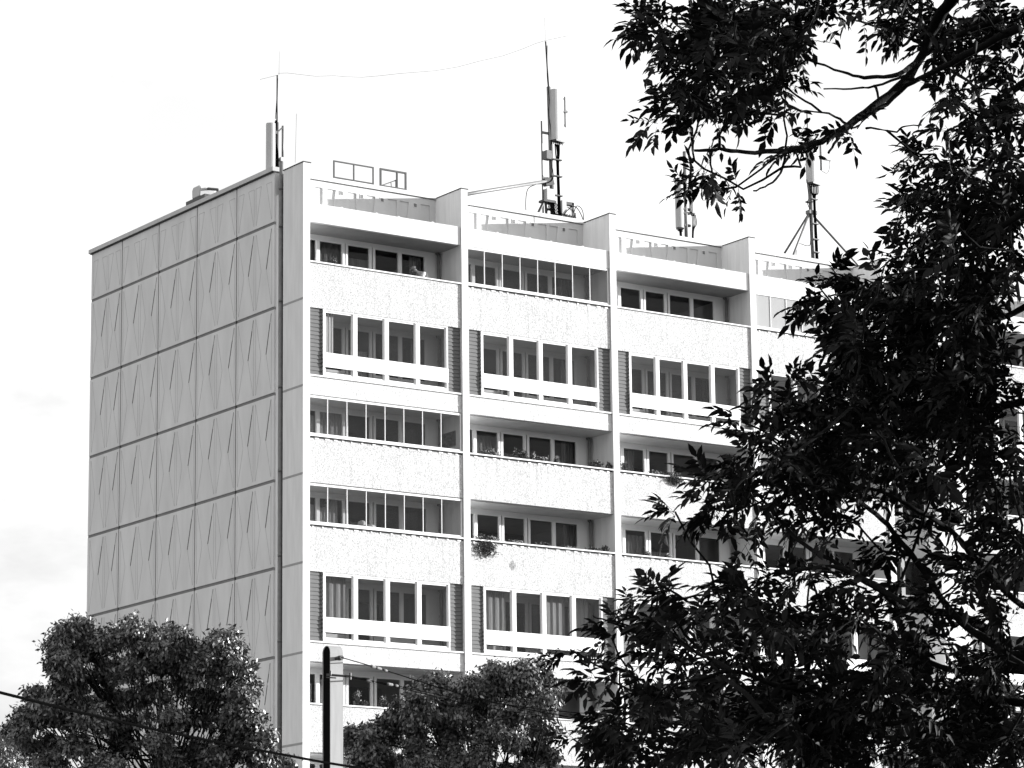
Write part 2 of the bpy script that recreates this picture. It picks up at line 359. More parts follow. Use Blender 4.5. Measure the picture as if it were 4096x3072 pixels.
def backwall(xo, zo, seed, curtains=True):
    rr = random.Random(seed)
    b = MB(); y0, y1 = 1.33, 1.45; x0 = xo+FT+.002
    b.box(x0, xo+BAY-.002, y0, y1, zo-.43, zo-.291); b.box(xo+5.52, xo+BAY-.002, y0, y1, zo-2.888, zo-.43)
    b.box(x0, xo+2.37, y0, y1, zo-2.888, zo-1.95); b.box(xo+3.42, xo+5.52, y0, y1, zo-2.888, zo-1.95)
    b.build('loggia_wall', M['loggia'], bld)
    def win(name, a, c, z0, z1, mull, ft=.075):
        f = MB(); ya, yb = y0-.012, y0+.085
        f.box(xo+a, xo+a+ft, ya, yb, z0, z1); f.box(xo+c-ft, xo+c, ya, yb, z0, z1)
        f.box(xo+a+ft, xo+c-ft, ya, yb, z1-ft*.7, z1); f.box(xo+a+ft, xo+c-ft, ya, yb, z0, z0+ft)
        for m in mull: f.box(xo+m-.055, xo+m+.055, ya-.003, yb-.003, z0+ft, z1-ft*.7)
        xs = [a+ft] + sum([[m-.055, m+.055] for m in mull], []) + [c-ft]
        for i in range(0, len(xs), 2):                     # sash inside each light
            p, q = xo+xs[i], xo+xs[i+1]; e = .025
            f.box(p, p+e, ya+.02, yb-.01, z0+ft, z1-ft*.7); f.box(q-e, q, ya+.02, yb-.01, z0+ft, z1-ft*.7)
        o = f.build(name, M['frame2'], bld)
        p = MB(); p.box(xo+a+ft, xo+c-ft, y0+.03, y0+.036, z0+ft, z1-ft*.7); p.build('pane', M['glass_in'], o)
    win('window', .27, 2.35, zo-1.95, zo-.43, [1.345])
    win('balcony_door', 2.39, 3.38, zo-2.86, zo-.43, [])
    win('window', 3.43, 5.52, zo-1.95, zo-.43, [4.475])
    p = MB(); px, py = xo+5.90, 1.20
    p.tube([(px, py, zo-2.888), (px, py, zo-.42), (px, py+.05, zo-.33), (px, py+.12, zo-.30)], .055, 10)
    p.tube([(px, py, zo-1.2), (px, py, zo-1.13)], .068, 10); p.build('drain_pipe', M['steel'], bld, smooth=False)
    # what can be seen inside the room behind the panes
    if curtains:
        mt_ = M['curtain_d'] if rr.random() < .6 else M['curtain']
        def drape(a, c_, z0, z1):
            c = MB(); n = 14; pts = [(xo+a+(c_-a)*i/n, 1.50+.025*math.sin(i*2.4+seed)) for i in range(n+1)]
            bb = len(c.v)
            for (x, y) in pts: c.v += [(x, y, z0), (x, y, z1)]
            for i in range(n): c.f.append([bb+2*i, bb+2*i+2, bb+2*i+3, bb+2*i+1]); c.m.append(0)
            c.build('curtain', mt_, bld)
        t = rr.random()
        if t < .30: drape(.30, 1.20, zo-1.9, zo-.75 if rr.random() < .5 else zo-.5); drape(1.5, 2.28, zo-1.9, zo-.6)
        elif t < .6: drape(1.6, 1.95, zo-1.9, zo-.5)
        if rr.random() < .5: drape(2.5, 3.3, zo-2.7, zo-1.1)
        if rr.random() < .35: drape(4.95, 5.4, zo-1.9, zo-.5)
def parapet(xo, zo, style):
    b = MB(); x0, x1 = xo+FT+.012, xo+BAY-.016
    top = zo-1.62 if style == 'plain' else zo-1.66
    b.box(x0, x1, .05, .20, zo-3.06, top)
    b.build('balcony_panel', M['pebble'], bld)
    c = MB(); c.box(x0-.005, x1+.004, .0, .24, zo-1.60, zo-1.555); c.build('parapet_cap', M['frame'], bld)
    d = MB(); d.box(x0, x1, .07, .18, top, zo-1.60)
    if style != 'plain':
        d.mi = 1
        for q in range(16): jx = .12*math.sin(q*7.3+xo+zo); d.box(xo+.42+q*.355+jx*.5, xo+.52+q*.355+jx, .035, .0699, top-.025, top+.018)
    d.build('cap_gap', [M['dark_edge'], M['frame2']], bld)
def balcony_glazing(xo, zo, milky=False):
    f = MB(); x0, x1 = xo+FT+.014, xo+BAY-.05
    f.box(x0, x1, .045, .125, zo-1.553, zo-1.49); f.box(x0, x1, .045, .125, zo-.365, zo-.295)
    for n in range(7): f.box(xo+.94+.71*n-.011, xo+.94+.71*n+.011, .06, .10, zo-1.49, zo-.365)
    f.box(x1-.035, x1, .05, .12, zo-1.49, zo-.365)
    o = f.build('balcony_glazing', M['frame'], bld)
    p = MB(); p.box(x0, x1-.035, .078, .086, zo-1.49, zo-.365); p.build('glass', M['glass_milk'] if milky else M['glass_b'], o)
def closed_front(xo, zo, seed):
    rr = random.Random(seed*7+3)
    for a, c in ((.264, .765), (5.505, 5.992)):
        b = MB(); n = 17; st = 2.16/n
        for q in range(n):
            z = zo-2.40+q*st
            b.prism([(xo+a, .135, z), (xo+a, .105, z), (xo+a, .128, z+st+.012), (xo+a, .15, z+st+.012)], (c-a, 0, 0))
        b.box(xo+a, xo+c, .15, .2, zo-2.42, zo-.235)
        if a < 1:
            b.mi = 1
            for q in range(n): b.box(xo+c-.045, xo+c-.002, .085, .1049, zo-2.40+q*st, zo-2.40+q*st+.05)
        b.build('louvre_panel', [M['louver'], M['dark_edge']], bld)
    W = (5.50-.77)/4
    for q in range(4):
        a, c = xo+.77+q*W+.007, xo+.77+(q+1)*W-.007
        f = MB(); zt, zb = zo-.25, zo-2.42
        f.box(a, a+.055, .07, .15, zb, zt); f.box(c-.055, c, .07, .15, zb, zt); f.box(a+.055, c-.055, .07, .15, zt-.06, zt); f.box(a+.055, c-.055, .07, .15, zb, zb+.085)
        e = .05; a2, c2 = a+.055, c-.055
        f.box(a2, a2+e, .098, .155, zb+.085, zt-.06); f.box(c2-e, c2, .098, .155, zb+.085, zt-.06); f.box(a2+e, c2-e, .098, .155, zt-.11, zt-.06); f.box(a2+e, c2-e, .098, .155, zb+.085, zb+.13)
        o = f.build('window', M['frame'], bld)
        p = MB(); p.box(a2+e, c2-e, .142, .147, zb+.13, zt-.11); p.build('pane', M['glass'], o)
    b = MB(); n = 10; bw_ = (5.50-.77)/n; z0, z1 = zo-2.13, zo-1.66
    for q in range(n):
        a, c = xo+.77+q*bw_+.003, xo+.77+(q+1)*bw_-.003; i0 = len(b.v)
        b.v += [(a, .055, z0), (c, .055, z0), (c, .055, z1), (a, .055, z1), ((a+c)/2+.05, .042, (z0+z1)/2), (a, .068, z0), (c, .068, z0), (c, .068, z1), (a, .068, z1)]
        for fc in ((0,1,4),(1,2,4),(2,3,4),(3,0,4),(0,5,6,1),(1,6,7,2),(2,7,8,3),(3,8,5,0),(5,8,7,6)): b.f.append([i0+k for k in fc]); b.m.append(0)
    b.build('facet_band', M['band'], bld)
    b = MB(); b.box(xo+FT+.01, xo+BAY-.008, .02, .24, zo-2.475, zo-2.425); b.build('window_sill', M['frame'], bld)
    b = MB(); b.box(xo+FT+.012, xo+BAY-.016, .06, .20, zo-3.06, zo-2.50); b.box(xo+FT+.012, xo+BAY-.016, .08, .18, zo-2.50, zo-2.476); b.build('spandrel_beam', M['pebble2'], bld)

def drapes(xo, zo, L_, m, y=.30):
    for (a, c_, z0, z1, cut) in L_:
        c = MB(); n = 12; bb = len(c.v)
        for i in range(n+1):
            x = xo+a+(c_-a)*i/n; yy = y+.02*math.sin(i*2.1+a*7); t = i/n
            c.v += [(x, yy, zo+z0+cut*max(0, t-.6)), (x, yy, zo+z1-cut*.5*max(0, t-.75))]
        for i in range(n): c.f.append([bb+2*i, bb+2*i+2, bb+2*i+3, bb+2*i+1]); c.m.append(0)
        c.build('curtain', m, bld)
drapes(0, -H, [(.82, 1.28, -1.72, -.30, .25)], M['curtain'])
drapes(0, 0, [(1.44, 2.30, -1.62, -.45, 0), (.33, 1.24, -1.60, -.45, 0)], M['blind'], 1.46); drapes(0, 0, [(2.45, 3.30, -2.8, -.86, 0)], M['curtain_d'], 1.46)
drapes(2*BAY, -4*H, [(.80, 1.10, -2.1, -.3, 0), (1.85, 2.05, -2.1, -.3, 0), (2.15, 2.32, -2.1, -.3, 0), (3.05, 3.25, -2.1, -.3, 0), (3.35, 3.5, -2.1, -.3, 0), (4.1, 4.35, -2.1, -.3, 0), (4.4, 4.62, -2.1, -.3, 0)], M['curtain'])
drapes(BAY, -4*H, [(.82, 1.85, -2.1, -.3, 0), (3.30, 4.25, -2.1, -.3, 0), (4.4, 5.2, -2.1, -.3, 0)], M['curtain_d'], .5)
drapes(0, -4*H, [(.82, 1.85, -2.1, -.3, 0)], M['curtain_d'], .5); drapes(0, -2*H, [(.30, 1.24, -2.1, -.62, 0), (1.44, 2.26, -2.1, -.45, 0)], M['curtain'], 1.39); drapes(0, -3*H, [(.30, 1.24, -2.1, -.70, 0), (1.44, 2.1, -2.1, -.45, 0)], M['curtain'], 1.39); drapes(3*BAY, 0, [(.30, 1.24, -2.1, -.45, 0), (1.44, 2.26, -2.1, -.45, 0), (2.5, 3.3, -2.1, -.5, 0)], M['curtain'], 1.39)
drapes(0, -5*H, [(.33, 1.2, -2.0, -.75, 0)], M['curtain'], 1.46)
CELLS = {0: 'AWGGWAAAA', 1: 'GWBBWAAAA', 2: 'AWBBWAAAA', 3: 'MWAAWAAAA'}
for i in range(4):
    xo = i*BAY; attic(xo); top_beam(xo)
    for k, ty in enumerate(CELLS[i]):
        if k > 6: continue
        zo = -H*k; backwall(xo, zo, i*17+k*5+1)
        if ty == 'W': closed_front(xo, zo, i*10+k)
        else:
            parapet(xo, zo, 'plain' if ty == 'A' else 'brackets')
            if ty in 'GM': balcony_glazing(xo, zo, ty == 'M')
for k in range(8): MB().box(-.004, -.0005, .002, 1.238, -2.81-H*k-.04, -2.81-H*k+.03).build('fin_joint', M['fin_joint'], bld)
pc_ = on(2050, 2262, 1, .05); q_ = [(pc_[0]+.13*(1+.25*math.sin(i*2.7))*math.cos(i*.4488), pc_[2]+.15*(1+.2*math.sin(i*1.9+1))*math.sin(i*.4488)) for i in range(14)]
b = MB(); prism_xz(b, q_, .0465, .0495); b.build('mended_patch', M['pebble_dark'], bld)
w0 = on(1768, 1765, 0, 5.99); w1 = on(1822, 1772, 0, 5.99)
t = empty('wall_picture', (5.985, (w0[1]+w1[1])/2, w0[2]-.2), 'dark floral picture on the side wall of a glazed balcony', 'picture')
b = MB(); b.box(5.975, 6.004, w1[1], w0[1], w0[2]-.27, w0[2]+.22); b.build('picture_frame', M['louver'], t)
b = MB(); b.box(5.968, 5.9745, w1[1]+.04, w0[1]-.04, w0[2]-.23, w0[2]+.18); b.build('canvas', M['canvas'], t)
w2 = on(1292, 2012, 1, 1.25)
t = empty('wall_lamp', tuple(w2), 'small dark wall lamp behind the left glazing of the fourth row', 'lamp')
MB().box(w2[0]-.05, w2[0]+.05, 1.22, 1.31, w2[2]-.12, w2[2]+.12).build('lamp_body', M['dark_edge'], t); MB().tube([(w2[0]+.05, 1.26, w2[2]), (w2[0]+.14, 1.2, w2[2]+.02)], .03, 8).build('lamp_arm', M['steel_d'], t)
# stair section between the two blocks and the first bay of the next block
sx0, sx1 = 4*BAY+FT, 26.4
b = MB(); y = .80
zs = [1.4] + [-3.4-H*k for k in range(9)]
b.box(sx0+.001, sx1+.9, y, y+.25, .0, 1.40)
b.build('stair_wall', M['tile'], bld)
for k in range(0, 8):
    z1 = -.60-H*k; z0 = z1-1.38
    b = MB(); b.box(sx0+.001, 24.85, y, y+.25, z0, z1); b.box(26.62, 27.35, y, y+.25, z0, z1); b.box(sx0+.001, 27.35, y, y+.25, z0-1.42, z0); 
    b.mi = 1
    for q in range(14): b.box(24.30+q*.215, 24.308+q*.215, y-.004, y-.001, z0-1.40, z0-.80)
    b.box(sx0+.002, 27.34, y-.004, y-.001, z0-.80, z0-.76); b.box(sx0+.002, 27.34, y-.005, y-.002, z0-1.40, z0-1.34)
    b.build('stair_wall', [M['tile'], M['groove']], bld)
    f = MB(); f.box(24.85, 24.93, y-.02, y+.06, z0, z1); f.box(26.54, 26.62, y-.02, y+.06, z0, z1); f.box(25.22, 25.36, y-.02, y+.06, z0+.08, z1-.08); f.box(24.93, 26.54, y-.021, y+.06, z1-.08, z1); f.box(24.93, 26.54, y-.021, y+.06, z0, z0+.08)
    o = f.build('window', M['frame'], bld); p = MB(); p.box(24.93, 26.54, y+.01, y+.016, z0+.08, z1-.08); p.build('pane', M['glass_in'], o)
b = MB(); b.box(26.40, 27.74, .0, .79, LOW, 1.62); b.build('fin_wall', M['plaster'], bld)
b = MB(); b.box(33.51, 33.76, 0, 5, LOW, 1.62); b.build('fin_wall', M['fin'], bld)
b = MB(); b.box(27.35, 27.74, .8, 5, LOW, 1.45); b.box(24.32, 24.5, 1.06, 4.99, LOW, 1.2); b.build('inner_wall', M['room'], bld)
XB = 33.51-BAY
attic(XB); top_beam(XB)
for k in range(7):
    zo = -H*k; backwall(XB, zo, 90+k, True)
    if k in (1, 4): closed_front(XB, zo, 50+k)
    else: parapet(XB, zo, 'plain')
# drain pipe in the recess beside the gable
b = MB(); px, py = .06, 1.47
b.tube([(px, py, LOW+.2), (px, py, 2.0)], .065, 12)
for z in [1.1+.0, -.15, -2.6, -5.4, -8.1, -10.8, -13.5, -16.2]: b.tube([(px, py, z-.045), (px, py, z+.045)], .082, 12)
b.build('rain_pipe', M['steel'], bld, smooth=True)
b = MB()                                                   # rain pipe bracket ears
for z in [1.1, -2.6, -5.4, -8.1, -10.8]: b.box(px-.01, px+.2, py-.02, py+.02, z-.02, z+.02)
b.build('pipe_bracket', M['steel'], bld)

# ------------------------------------------------------------------ roof equipment
RZ = 1.66
def roof_frame(xs, y, z0, z1, r, label, mids, m, extra=None):
    t = empty('roof_railing', (xs[0], y, RZ), label, 'railing')
    for x in (xs[0], xs[1]) : MB().box(x-r, x+r, y-r, y+r, RZ, z1+r).build('post', m, t)
    for x in mids: MB().box(x-r, x+r, y-r*.9, y+r*.9, z0+r, z1-r).build('post', m, t)
    MB().box(xs[0]+r, xs[1]-r, y-r*.95, y+r*.95, z1-r, z1+r).build('top_rail', m, t)
    MB().box(xs[0]+r, xs[1]-r, y-r*.95, y+r*.95, z0-r, z0+r).build('bottom_rail', m, t)
    if extra: extra(t)
roof_frame((2.36, 3.87), 2.0, 1.94, 2.49, .021, 'pale steel roof railing with two open fields, left of the dark one', [3.12], M['steel_d'])
def hatch(t):
    q = MB(); q.tube([(4.24, 2.02, 1.95), (4.78, 2.02, 2.20)], .022, 6); q.tube([(4.58, 2.02, 2.10), (4.60, 2.02, 1.92)], .018, 6); q.tube([(4.78, 2.02, 2.20), (4.78, 2.02, 1.9)], .03, 6); q.build('strut', M['steel'], t)
roof_frame((4.16, 5.14), 2.0, 1.92, 2.49, .028, 'small dark square roof railing with a slanting strut inside', [4.80], M['steel_d'], hatch)
# roof fan on the gable edge
t = empty('roof_fan', (.8, 7.8, RZ), 'squat dark metal roof fan on a low base beside the gable edge', 'roof vent')
b = MB(); b.box(.45, 1.15, 7.2, 8.5, RZ, 2.32); b.build('base', M['steel_d'], t)
b = MB()
b.prism([(.45, 8.08, 2.32), (.45, 7.56, 2.32), (.45, 7.50, 2.62), (.45, 7.62, 2.72), (.45, 8.02, 2.72), (.45, 8.10, 2.60)], (.6, 0, 0)); b.build('hood', M['antenna'], t, bevel=.03)
b = MB(); b.tube([(.75, 7.5, 2.60), (.75, 6.85, 2.42), (.75, 6.75, 2.0)], .05, 8); b.build('cable_duct', M['steel_d'], t)

def rod(name, pts, r, m, parent, n=8): return MB().tube(pts, r, n).build(name, m, parent, smooth=True)
def panel_antenna(parent, c, wx, dy, z0, z1, m, yaw=0.0, name='panel_antenna'):
    b = MB(); pts = []
    cx, cy = c; n = 10
    prof = [(-wx, dy)] + [(-wx*math.cos(math.pi*i/n)*1.0, -dy*math.sin(math.pi*i/n)*.9) for i in range(n+1)] + [(wx, dy)]
    ca, sa = math.cos(yaw), math.sin(yaw)
    b.prism([(cx+p*ca-q*sa, cy+p*sa+q*ca, z0) for p, q in prof], (0, 0, z1-z0))
    o = b.build(name, m, parent)
    k = MB()
    k.obox((cx, cy, z0-.03), (ca, sa, 0), (-sa, ca, 0), (0, 0, 1), wx*.9, dy*.8, .03); 
    for q in range(5): k.tube([(cx-wx*.7+q*wx*.35, cy, z0-.05), (cx-wx*.7+q*wx*.35, cy, z0-.14)], .02, 6)
    k.build('connector_plate', M['steel_d'], o)
    return o
# mast 1, right at the gable corner
x, y = .79, 3.0
m1 = empty('antenna_mast', (x, y, RZ), 'antenna mast with a grey panel antenna at the gable corner', 'antenna mast', 'antenna masts on the roof')
rod('pole', [(x, y, RZ), (x, y, 3.80)], .055, M['steel_d'], m1); rod('whip', [(x, y, 3.8), (x+.005, y, 5.42)], .026, M['steel_d'], m1)
panel_antenna(m1, (.53, 2.95), .145, .10, 1.9, 3.72, M['antenna'], -.35)
b = MB()
for z in (3.45, 2.45): b.box(.62, x+.02, 2.95, 3.05, z-.05, z+.05); b.tube([(x, y, z+.0), (x+.22, y, z+.22)], .03, 6)
b.build('bracket', M['steel'], m1)
rod('side_pole', [(x+.22, y, 2.45), (x+.22, y, 3.72)], .038, M['steel'], m1)
b = MB(); b.box(x+.09, x+.38, y-.12, y+.12, 2.15, 2.62); b.box(x+.12, x+.30, y-.1, y+.1, 1.75, 2.08); b.build('radio_unit', M['antenna_w'], m1)
b = MB()
for q in range(5):
    o_ = q*.03; b.cab([(x-.05-o_*.3, y-.06, 3.85), (x-.09-o_, y-.06, 3.4), (x-.07+o_*.5, y-.07, 2.9), (x-.1+o_, y-.07, 2.3), (x-.03+o_, y-.05, 1.7)], .011, 5)
b.cab([(x+.0, y-.04, 5.3), (x-.03, y-.03, 4.6), (x-.09, y-.05, 3.9)], .012, 5); b.build('cable', M['cable'], m1)
# mast 2
x, y = 12.45, 4.0
m2 = empty('antenna_mast', (x, y, RZ), 'tallest antenna mast with a white box antenna high up, braced by a long slanting strut', 'antenna mast', 'antenna masts on the roof')
rod('pole', [(x+.08, y, RZ), (x+.02, y, 5.3), (x-.02, y, 7.2)], .075, M['steel'], m2); rod('whip', [(x-.02, y, 7.2), (12.33, y, 8.86)], .028, M['steel_d'], m2)
panel_antenna(m2, (12.70, 3.86), .26, .16, 5.24, 7.08, M['antenna_w'], .25)
b = MB(); b.box(12.9, 13.16, y-.02, y+.02, 6.84, 6.90); b.box(12.9, 13.16, y-.02, y+.02, 5.88, 5.93); b.tube([(13.13, y, 5.84), (13.13, y, 6.95)], .035, 8); b.box(13.06, 13.2, y-.06, y+.06, 6.36, 6.44); b.build('side_bracket', M['steel'], m2)
b = MB(); b.tube([(12.12, y, RZ), (12.10, y, 5.9)], .030, 6); b.box(12.1, 12.5, y-.03, y+.03, 5.45, 5.53); b.box(12.1, 12.5, y-.03, y+.03, 3.80, 3.88); b.build('ladder_rail', M['steel'], m2)
b = MB(); b.box(12.20, 12.42, y-.16, y+.1, 4.52, 4.83); b.build('junction_box', M['steel'], m2)
b = MB(); b.box(12.15, 12.48, y-.22, y+.08, 3.02, 3.42); b.build('radio_unit', M['antenna_w'], m2)
b = MB(); b.box(12.0, 12.52, y-.24, y+.1, 2.93, 3.01); b.tube([(12.08, y-.1, 2.95), (11.62, y-.1, 2.1)], .05, 6); b.tube([(12.5, y-.1, 2.95), (12.55, y-.1, 1.7)], .04, 6); b.tube([(12.16, y-.1, 2.95), (12.22, y-.1, 1.7)], .045, 6); b.box(12.2, 12.5, y-.16, y-.08, 2.66, 2.72); b.build('shelf', M['steel_d'], m2)
b = MB(); b.box(12.86, 13.04, y-.12, y+.1, 2.62, 3.12); b.build('cabinet_door', M['antenna'], m2)
b = MB(); b.box(13.05, 13.32, y-.05, y+.2, 2.62, 2.93); b.build('cabinet', M['antenna_w'], m2)
b = MB(); b.box(12.78, 13.5, y-.06, y+.22, 2.36, 2.60); b.box(13.33, 13.41, y-.06, y+.1, 2.4, 3.10); b.box(13.045, 13.4, y-.06, y+.1, 3.00, 3.11); b.box(13.41, 13.5, y-.04, y+.1, 2.5, 2.76)
for q in range(6): b.tube([(12.82+q*.12, y-.09, 1.7), (12.84+q*.12, y-.09, 2.65)], .02, 5)
b.build('cabinet_rack', M['steel_d'], m2)
b = MB()
for q in range(5):
    xx = 12.60+q*.045
    b.cab([(xx, y-.1, 5.12), (xx+.02+.03*math.sin(q), y-.1, 4.8), (12.66+q*.02, y-.1, 4.4), (12.68+q*.02, y-.1, 3.5), (12.70+q*.025, y-.1, 2.6), (12.78+q*.03, y-.1, 2.0)], .022, 5)
b.cab([(12.36, y-.05, 8.7), (12.34, y-.05, 7.6), (12.38, y-.1, 6.7), (12.34, y-.1, 6.2), (12.42, y-.1, 5.6), (12.44, y-.1, 4.4), (12.5, y-.1, 3.9), (12.25, y-.1, 3.65), (11.6, y-.1, 3.50)], .014, 5)
b.cab([(11.75, y-.12, 3.52), (11.4, y-.12, 3.3), (11.3, y-.12, 2.8), (11.36, y-.12, 2.3), (11.7, y-.12, 2.22), (12.1, y-.12, 2.4), (12.3, y-.12, 2.90)], .014, 5)
b.cab([(12.85, y-.12, 2.35), (13.0, y-.14, 2.7), (13.4, y-.14, 2.95), (13.75, y-.12, 2.5), (13.78, y-.1, 1.8)], .016, 5)
b.cab([(13.4, y-.05, 2.75), (13.55, y-.05, 3.02), (13.8, y-.05, 2.8), (13.82, y-.05, 1.8)], .014, 5)
for q in range(8): b.cab([(12.22+q*.05, y-.15, 2.95), (12.3+q*.045, y-.2, 2.6+.03*q), (12.5+q*.06, y-.15, 2.3), (12.62+q*.06, y-.15, 1.75)], .016, 5)
b.build('cable', M['cable'], m2)
b = MB()
for z in (4.55, 3.95, 3.25, 2.55): b.box(12.40, 12.86, y-.16, y-.05, z-.02, z+.02)
b.build('cable_clamp', M['steel_d'], m2)
rod('strut', [(12.42, y, 3.78), (8.97, 3.4, 2.72), (6.6, 3.0, 1.95)], .062, M['steel'], m2)
b = MB(); b.obox((12.36, y, 3.72), (1, 0, .3), (0, 1, 0), (-.3, 0, 1), .18, .09, .13); b.build('strut_head', M['steel_d'], m2)
# mast 3
x, y = 18.40, 4.0
m3 = empty('antenna_mast', (x, y, RZ), 'antenna mast with two slim panel antennas, partly behind ash leaves', 'antenna mast', 'antenna masts on the roof')
rod('pole', [(x, y, RZ), (x, y, 5.75)], .065, M['steel'], m3)
panel_antenna(m3, (18.05, 3.9), .135, .1, 2.84, 4.62, M['antenna'], -.3); panel_antenna(m3, (18.68, 3.95), .10, .08, 3.52, 4.8, M['antenna_w'], .2)
b = MB()
for z in (3.6, 3.45, 3.0): b.box(x-.12, x+.18, y-.05, y+.05, z-.04, z+.04)
b.build('bracket', M['steel_d'], m3)
b = MB()
for q in range(4):
    b.cab([(18.60+q*.05, y-.1, 3.42), (18.62+q*.06, y-.1, 3.1), (18.60+q*.02, y-.1, 2.8), (18.56+q*.02, y-.1, 2.0)], .015, 5)
    b.cab([(18.0+q*.03, y-.12, 2.76), (18.03+q*.025, y-.12, 2.4), (18.06+q*.02, y-.12, 1.9)], .015, 5)
b.build('cable', M['cable'], m3)
# mast 4 on a tripod
x, y = 25.08, 5.0
m4 = empty('antenna_mast', (x, y, RZ), 'antenna mast standing on spread tripod legs at the right', 'antenna mast', 'antenna masts on the roof')
rod('pole', [(x+.08, y, RZ), (x, y, 5.9)], .075, M['steel'], m4); rod('whip', [(x, y, 5.9), (x-.02, y, 8.6)], .025, M['steel'], m4)
panel_antenna(m4, (25.22, 4.9), .27, .17, 5.78, 7.5, M['antenna_w'], .25)
for (ax, ay) in ((23.72, 4.6), (27.75, 4.9), (25.0, 7.6)):
    p0, p1 = Vector((25.05, y, 4.66)), Vector((ax, ay, 2.5)); d = (p1-p0); p2 = p0 + d*1.25
    l_ = rod('tripod_leg', [p0, p2], .042, M['steel'], m4)
    MB().tube([p0+d*.92, p0+d*.99], .09, 8).build('coupler', M['steel_d'], l_)
b = MB(); b.box(x-.14, x+.24, y-.12, y+.12, 4.58, 4.72); b.box(x-.16, x+.05, y-.09, y+.09, 5.02, 5.08)
for z in (5.15, 4.2, 3.6, 3.1, 2.55): b.box(x-.02, x+.26, y-.17, y-.06, z-.018, z+.018)
b.build('clamp', M['steel'], m4)
b = MB()
for q in range(6): b.cab([(25.02+q*.075, y-.1, 5.7), (25.02+q*.07, y-.12, 5.4), (25.12+q*.018, y-.14, 5.15), (25.14+q*.02, y-.14, 3.6), (25.19+q*.02, y-.13, 1.8)], .022, 5)
b.cab([(24.9, y-.05, 5.9), (24.93, y-.1, 5.2), (24.86, y-.1, 4.95), (24.98, y-.1, 4.6), (24.95, y-.1, 3.5), (24.8, y-.1, 3.3), (24.3, y-.1, 3.25), (24.2, y-.1, 2.2)], .013, 5)
b.build('cable', M['cable'], m4)
b = MB(); b.box(25.6, 26.15, y-.02, y+.02, 6.80, 6.84); b.cab([(25.68, y, 6.4), (25.68, y, 7.5)], .05, 8); b.cab([(25.6, y, 6.4), (25.95, y, 6.3), (26.1, y, 6.6), (26.1, y, 6.8)], .012, 5); b.build('side_bracket', M['steel'], m4)
# thin aerial wire between the tips, sagging, and short whiskers
pp = [on(u, v, 1, 3.0 + (u-1113)/1070.0) for u, v in [(1113, 293), (1150, 292), (1200, 298), (1260, 305), (1340, 303), (1380, 307), (1450, 309), (1520, 303), (1600, 294), (1740, 283), (1830, 268), (1920, 244), (2010, 224), (2090, 196), (2140, 175), (2182, 162)]]
tag(MB().tube(pp, .007, 5).build('aerial_wire', M['wire']), 'hair thin aerial wire sagging between the tips of the two left masts', 'wire')
for (par, A, B) in ((m1, (1040, 318), (1113, 300)), (m1, (1116, 300), (1117, 205)), (m2, (2182, 162), (2272, 143)), (m2, (2181, 160), (2179, 70))):
    yy = 3.0 if par is m1 else 4.0
    MB().tube([on(*A, 1, yy), on(*B, 1, yy)], .006, 5).build('whisker', M['wire'], par)
tag(MB().tube([on(1181, 650, 1, 2.0), on(1186, 455, 1, 2.0)], .006, 5).build('lightning_rod', M['wire']), 'hair thin upright rod above the first fin', 'rod')
tag(MB().tube([on(2438, 870, 1, 0.6), on(2436, 836, 1, 0.6)], .008, 5).build('lightning_rod', M['steel']), 'tiny upright rod on top of the third fin', 'rod')

# ------------------------------------------------------------------ leaves (vectorised)
def mesh_from(name, V, Fq, mats, parent=None, midx=None, label=None, smooth=False):
    """V (n,3) array, Fq list of (faces array (m,k))"""
    me = bpy.data.meshes.new(name); off = np.array(parent_world(parent)); V = (V-off).astype(np.float32)
    me.vertices.add(len(V)); me.vertices.foreach_set('co', V.ravel())
    tot = sum(f.size for f in Fq); nf = sum(len(f) for f in Fq)
    me.loops.add(tot); me.polygons.add(nf)
    me.loops.foreach_set('vertex_index', np.concatenate([f.ravel() for f in Fq]).astype(np.int32))
    ls = []; s_ = 0
    for f in Fq: ls.append(s_ + np.arange(len(f))*f.shape[1]); s_ += f.size
    me.polygons.foreach_set('loop_start', np.concatenate(ls).astype(np.int32))
    for m in mats: me.materials.append(m)
    if midx is not None: me.polygons.foreach_set('material_index', midx.astype(np.int32))
    me.update(calc_edges=True); me.validate()
    o = bpy.data.objects.new(name, me); COL.objects.link(o)
    if parent: o.parent = parent
    return o
def nrm(a): return a/np.maximum(np.linalg.norm(a, axis=1, keepdims=True), 1e-9)
def leaflet_mesh(P, D, Nn, Ln, Wd, fold=.25):
    """pointed ash leaflets, 8 vertices each, folded along the midrib and arched"""
    n = len(P); D = nrm(D); S = nrm(np.cross(D, Nn)); Nn = np.cross(S, D); L_ = Ln[:, None]; W_ = Wd[:, None]
    dr = -Nn*L_
    base = P; m1 = P + D*L_*.30 + dr*.02; m2 = P + D*L_*.66 + dr*.07; tip = P + D*L_ + dr*.16
    up = Nn*W_*fold
    l1 = m1 + S*W_*.5 + up; r1 = m1 - S*W_*.5 + up; l2 = m2 + S*W_*.40 + up*.8; r2 = m2 - S*W_*.40 + up*.8
    V = np.stack([base, m1, m2, tip, l1, r1, l2, r2], 1).reshape(-1, 3); b = (np.arange(n)*8)[:, None]
    T = np.concatenate([b+np.array([[0, 1, 4]]), b+np.array([[0, 5, 1]]), b+np.array([[2, 3, 6]]), b+np.array([[2, 7, 3]])])
    Q = np.concatenate([b+np.array([[1, 2, 6, 4]]), b+np.array([[1, 5, 7, 2]])])
    return V, [T, Q]
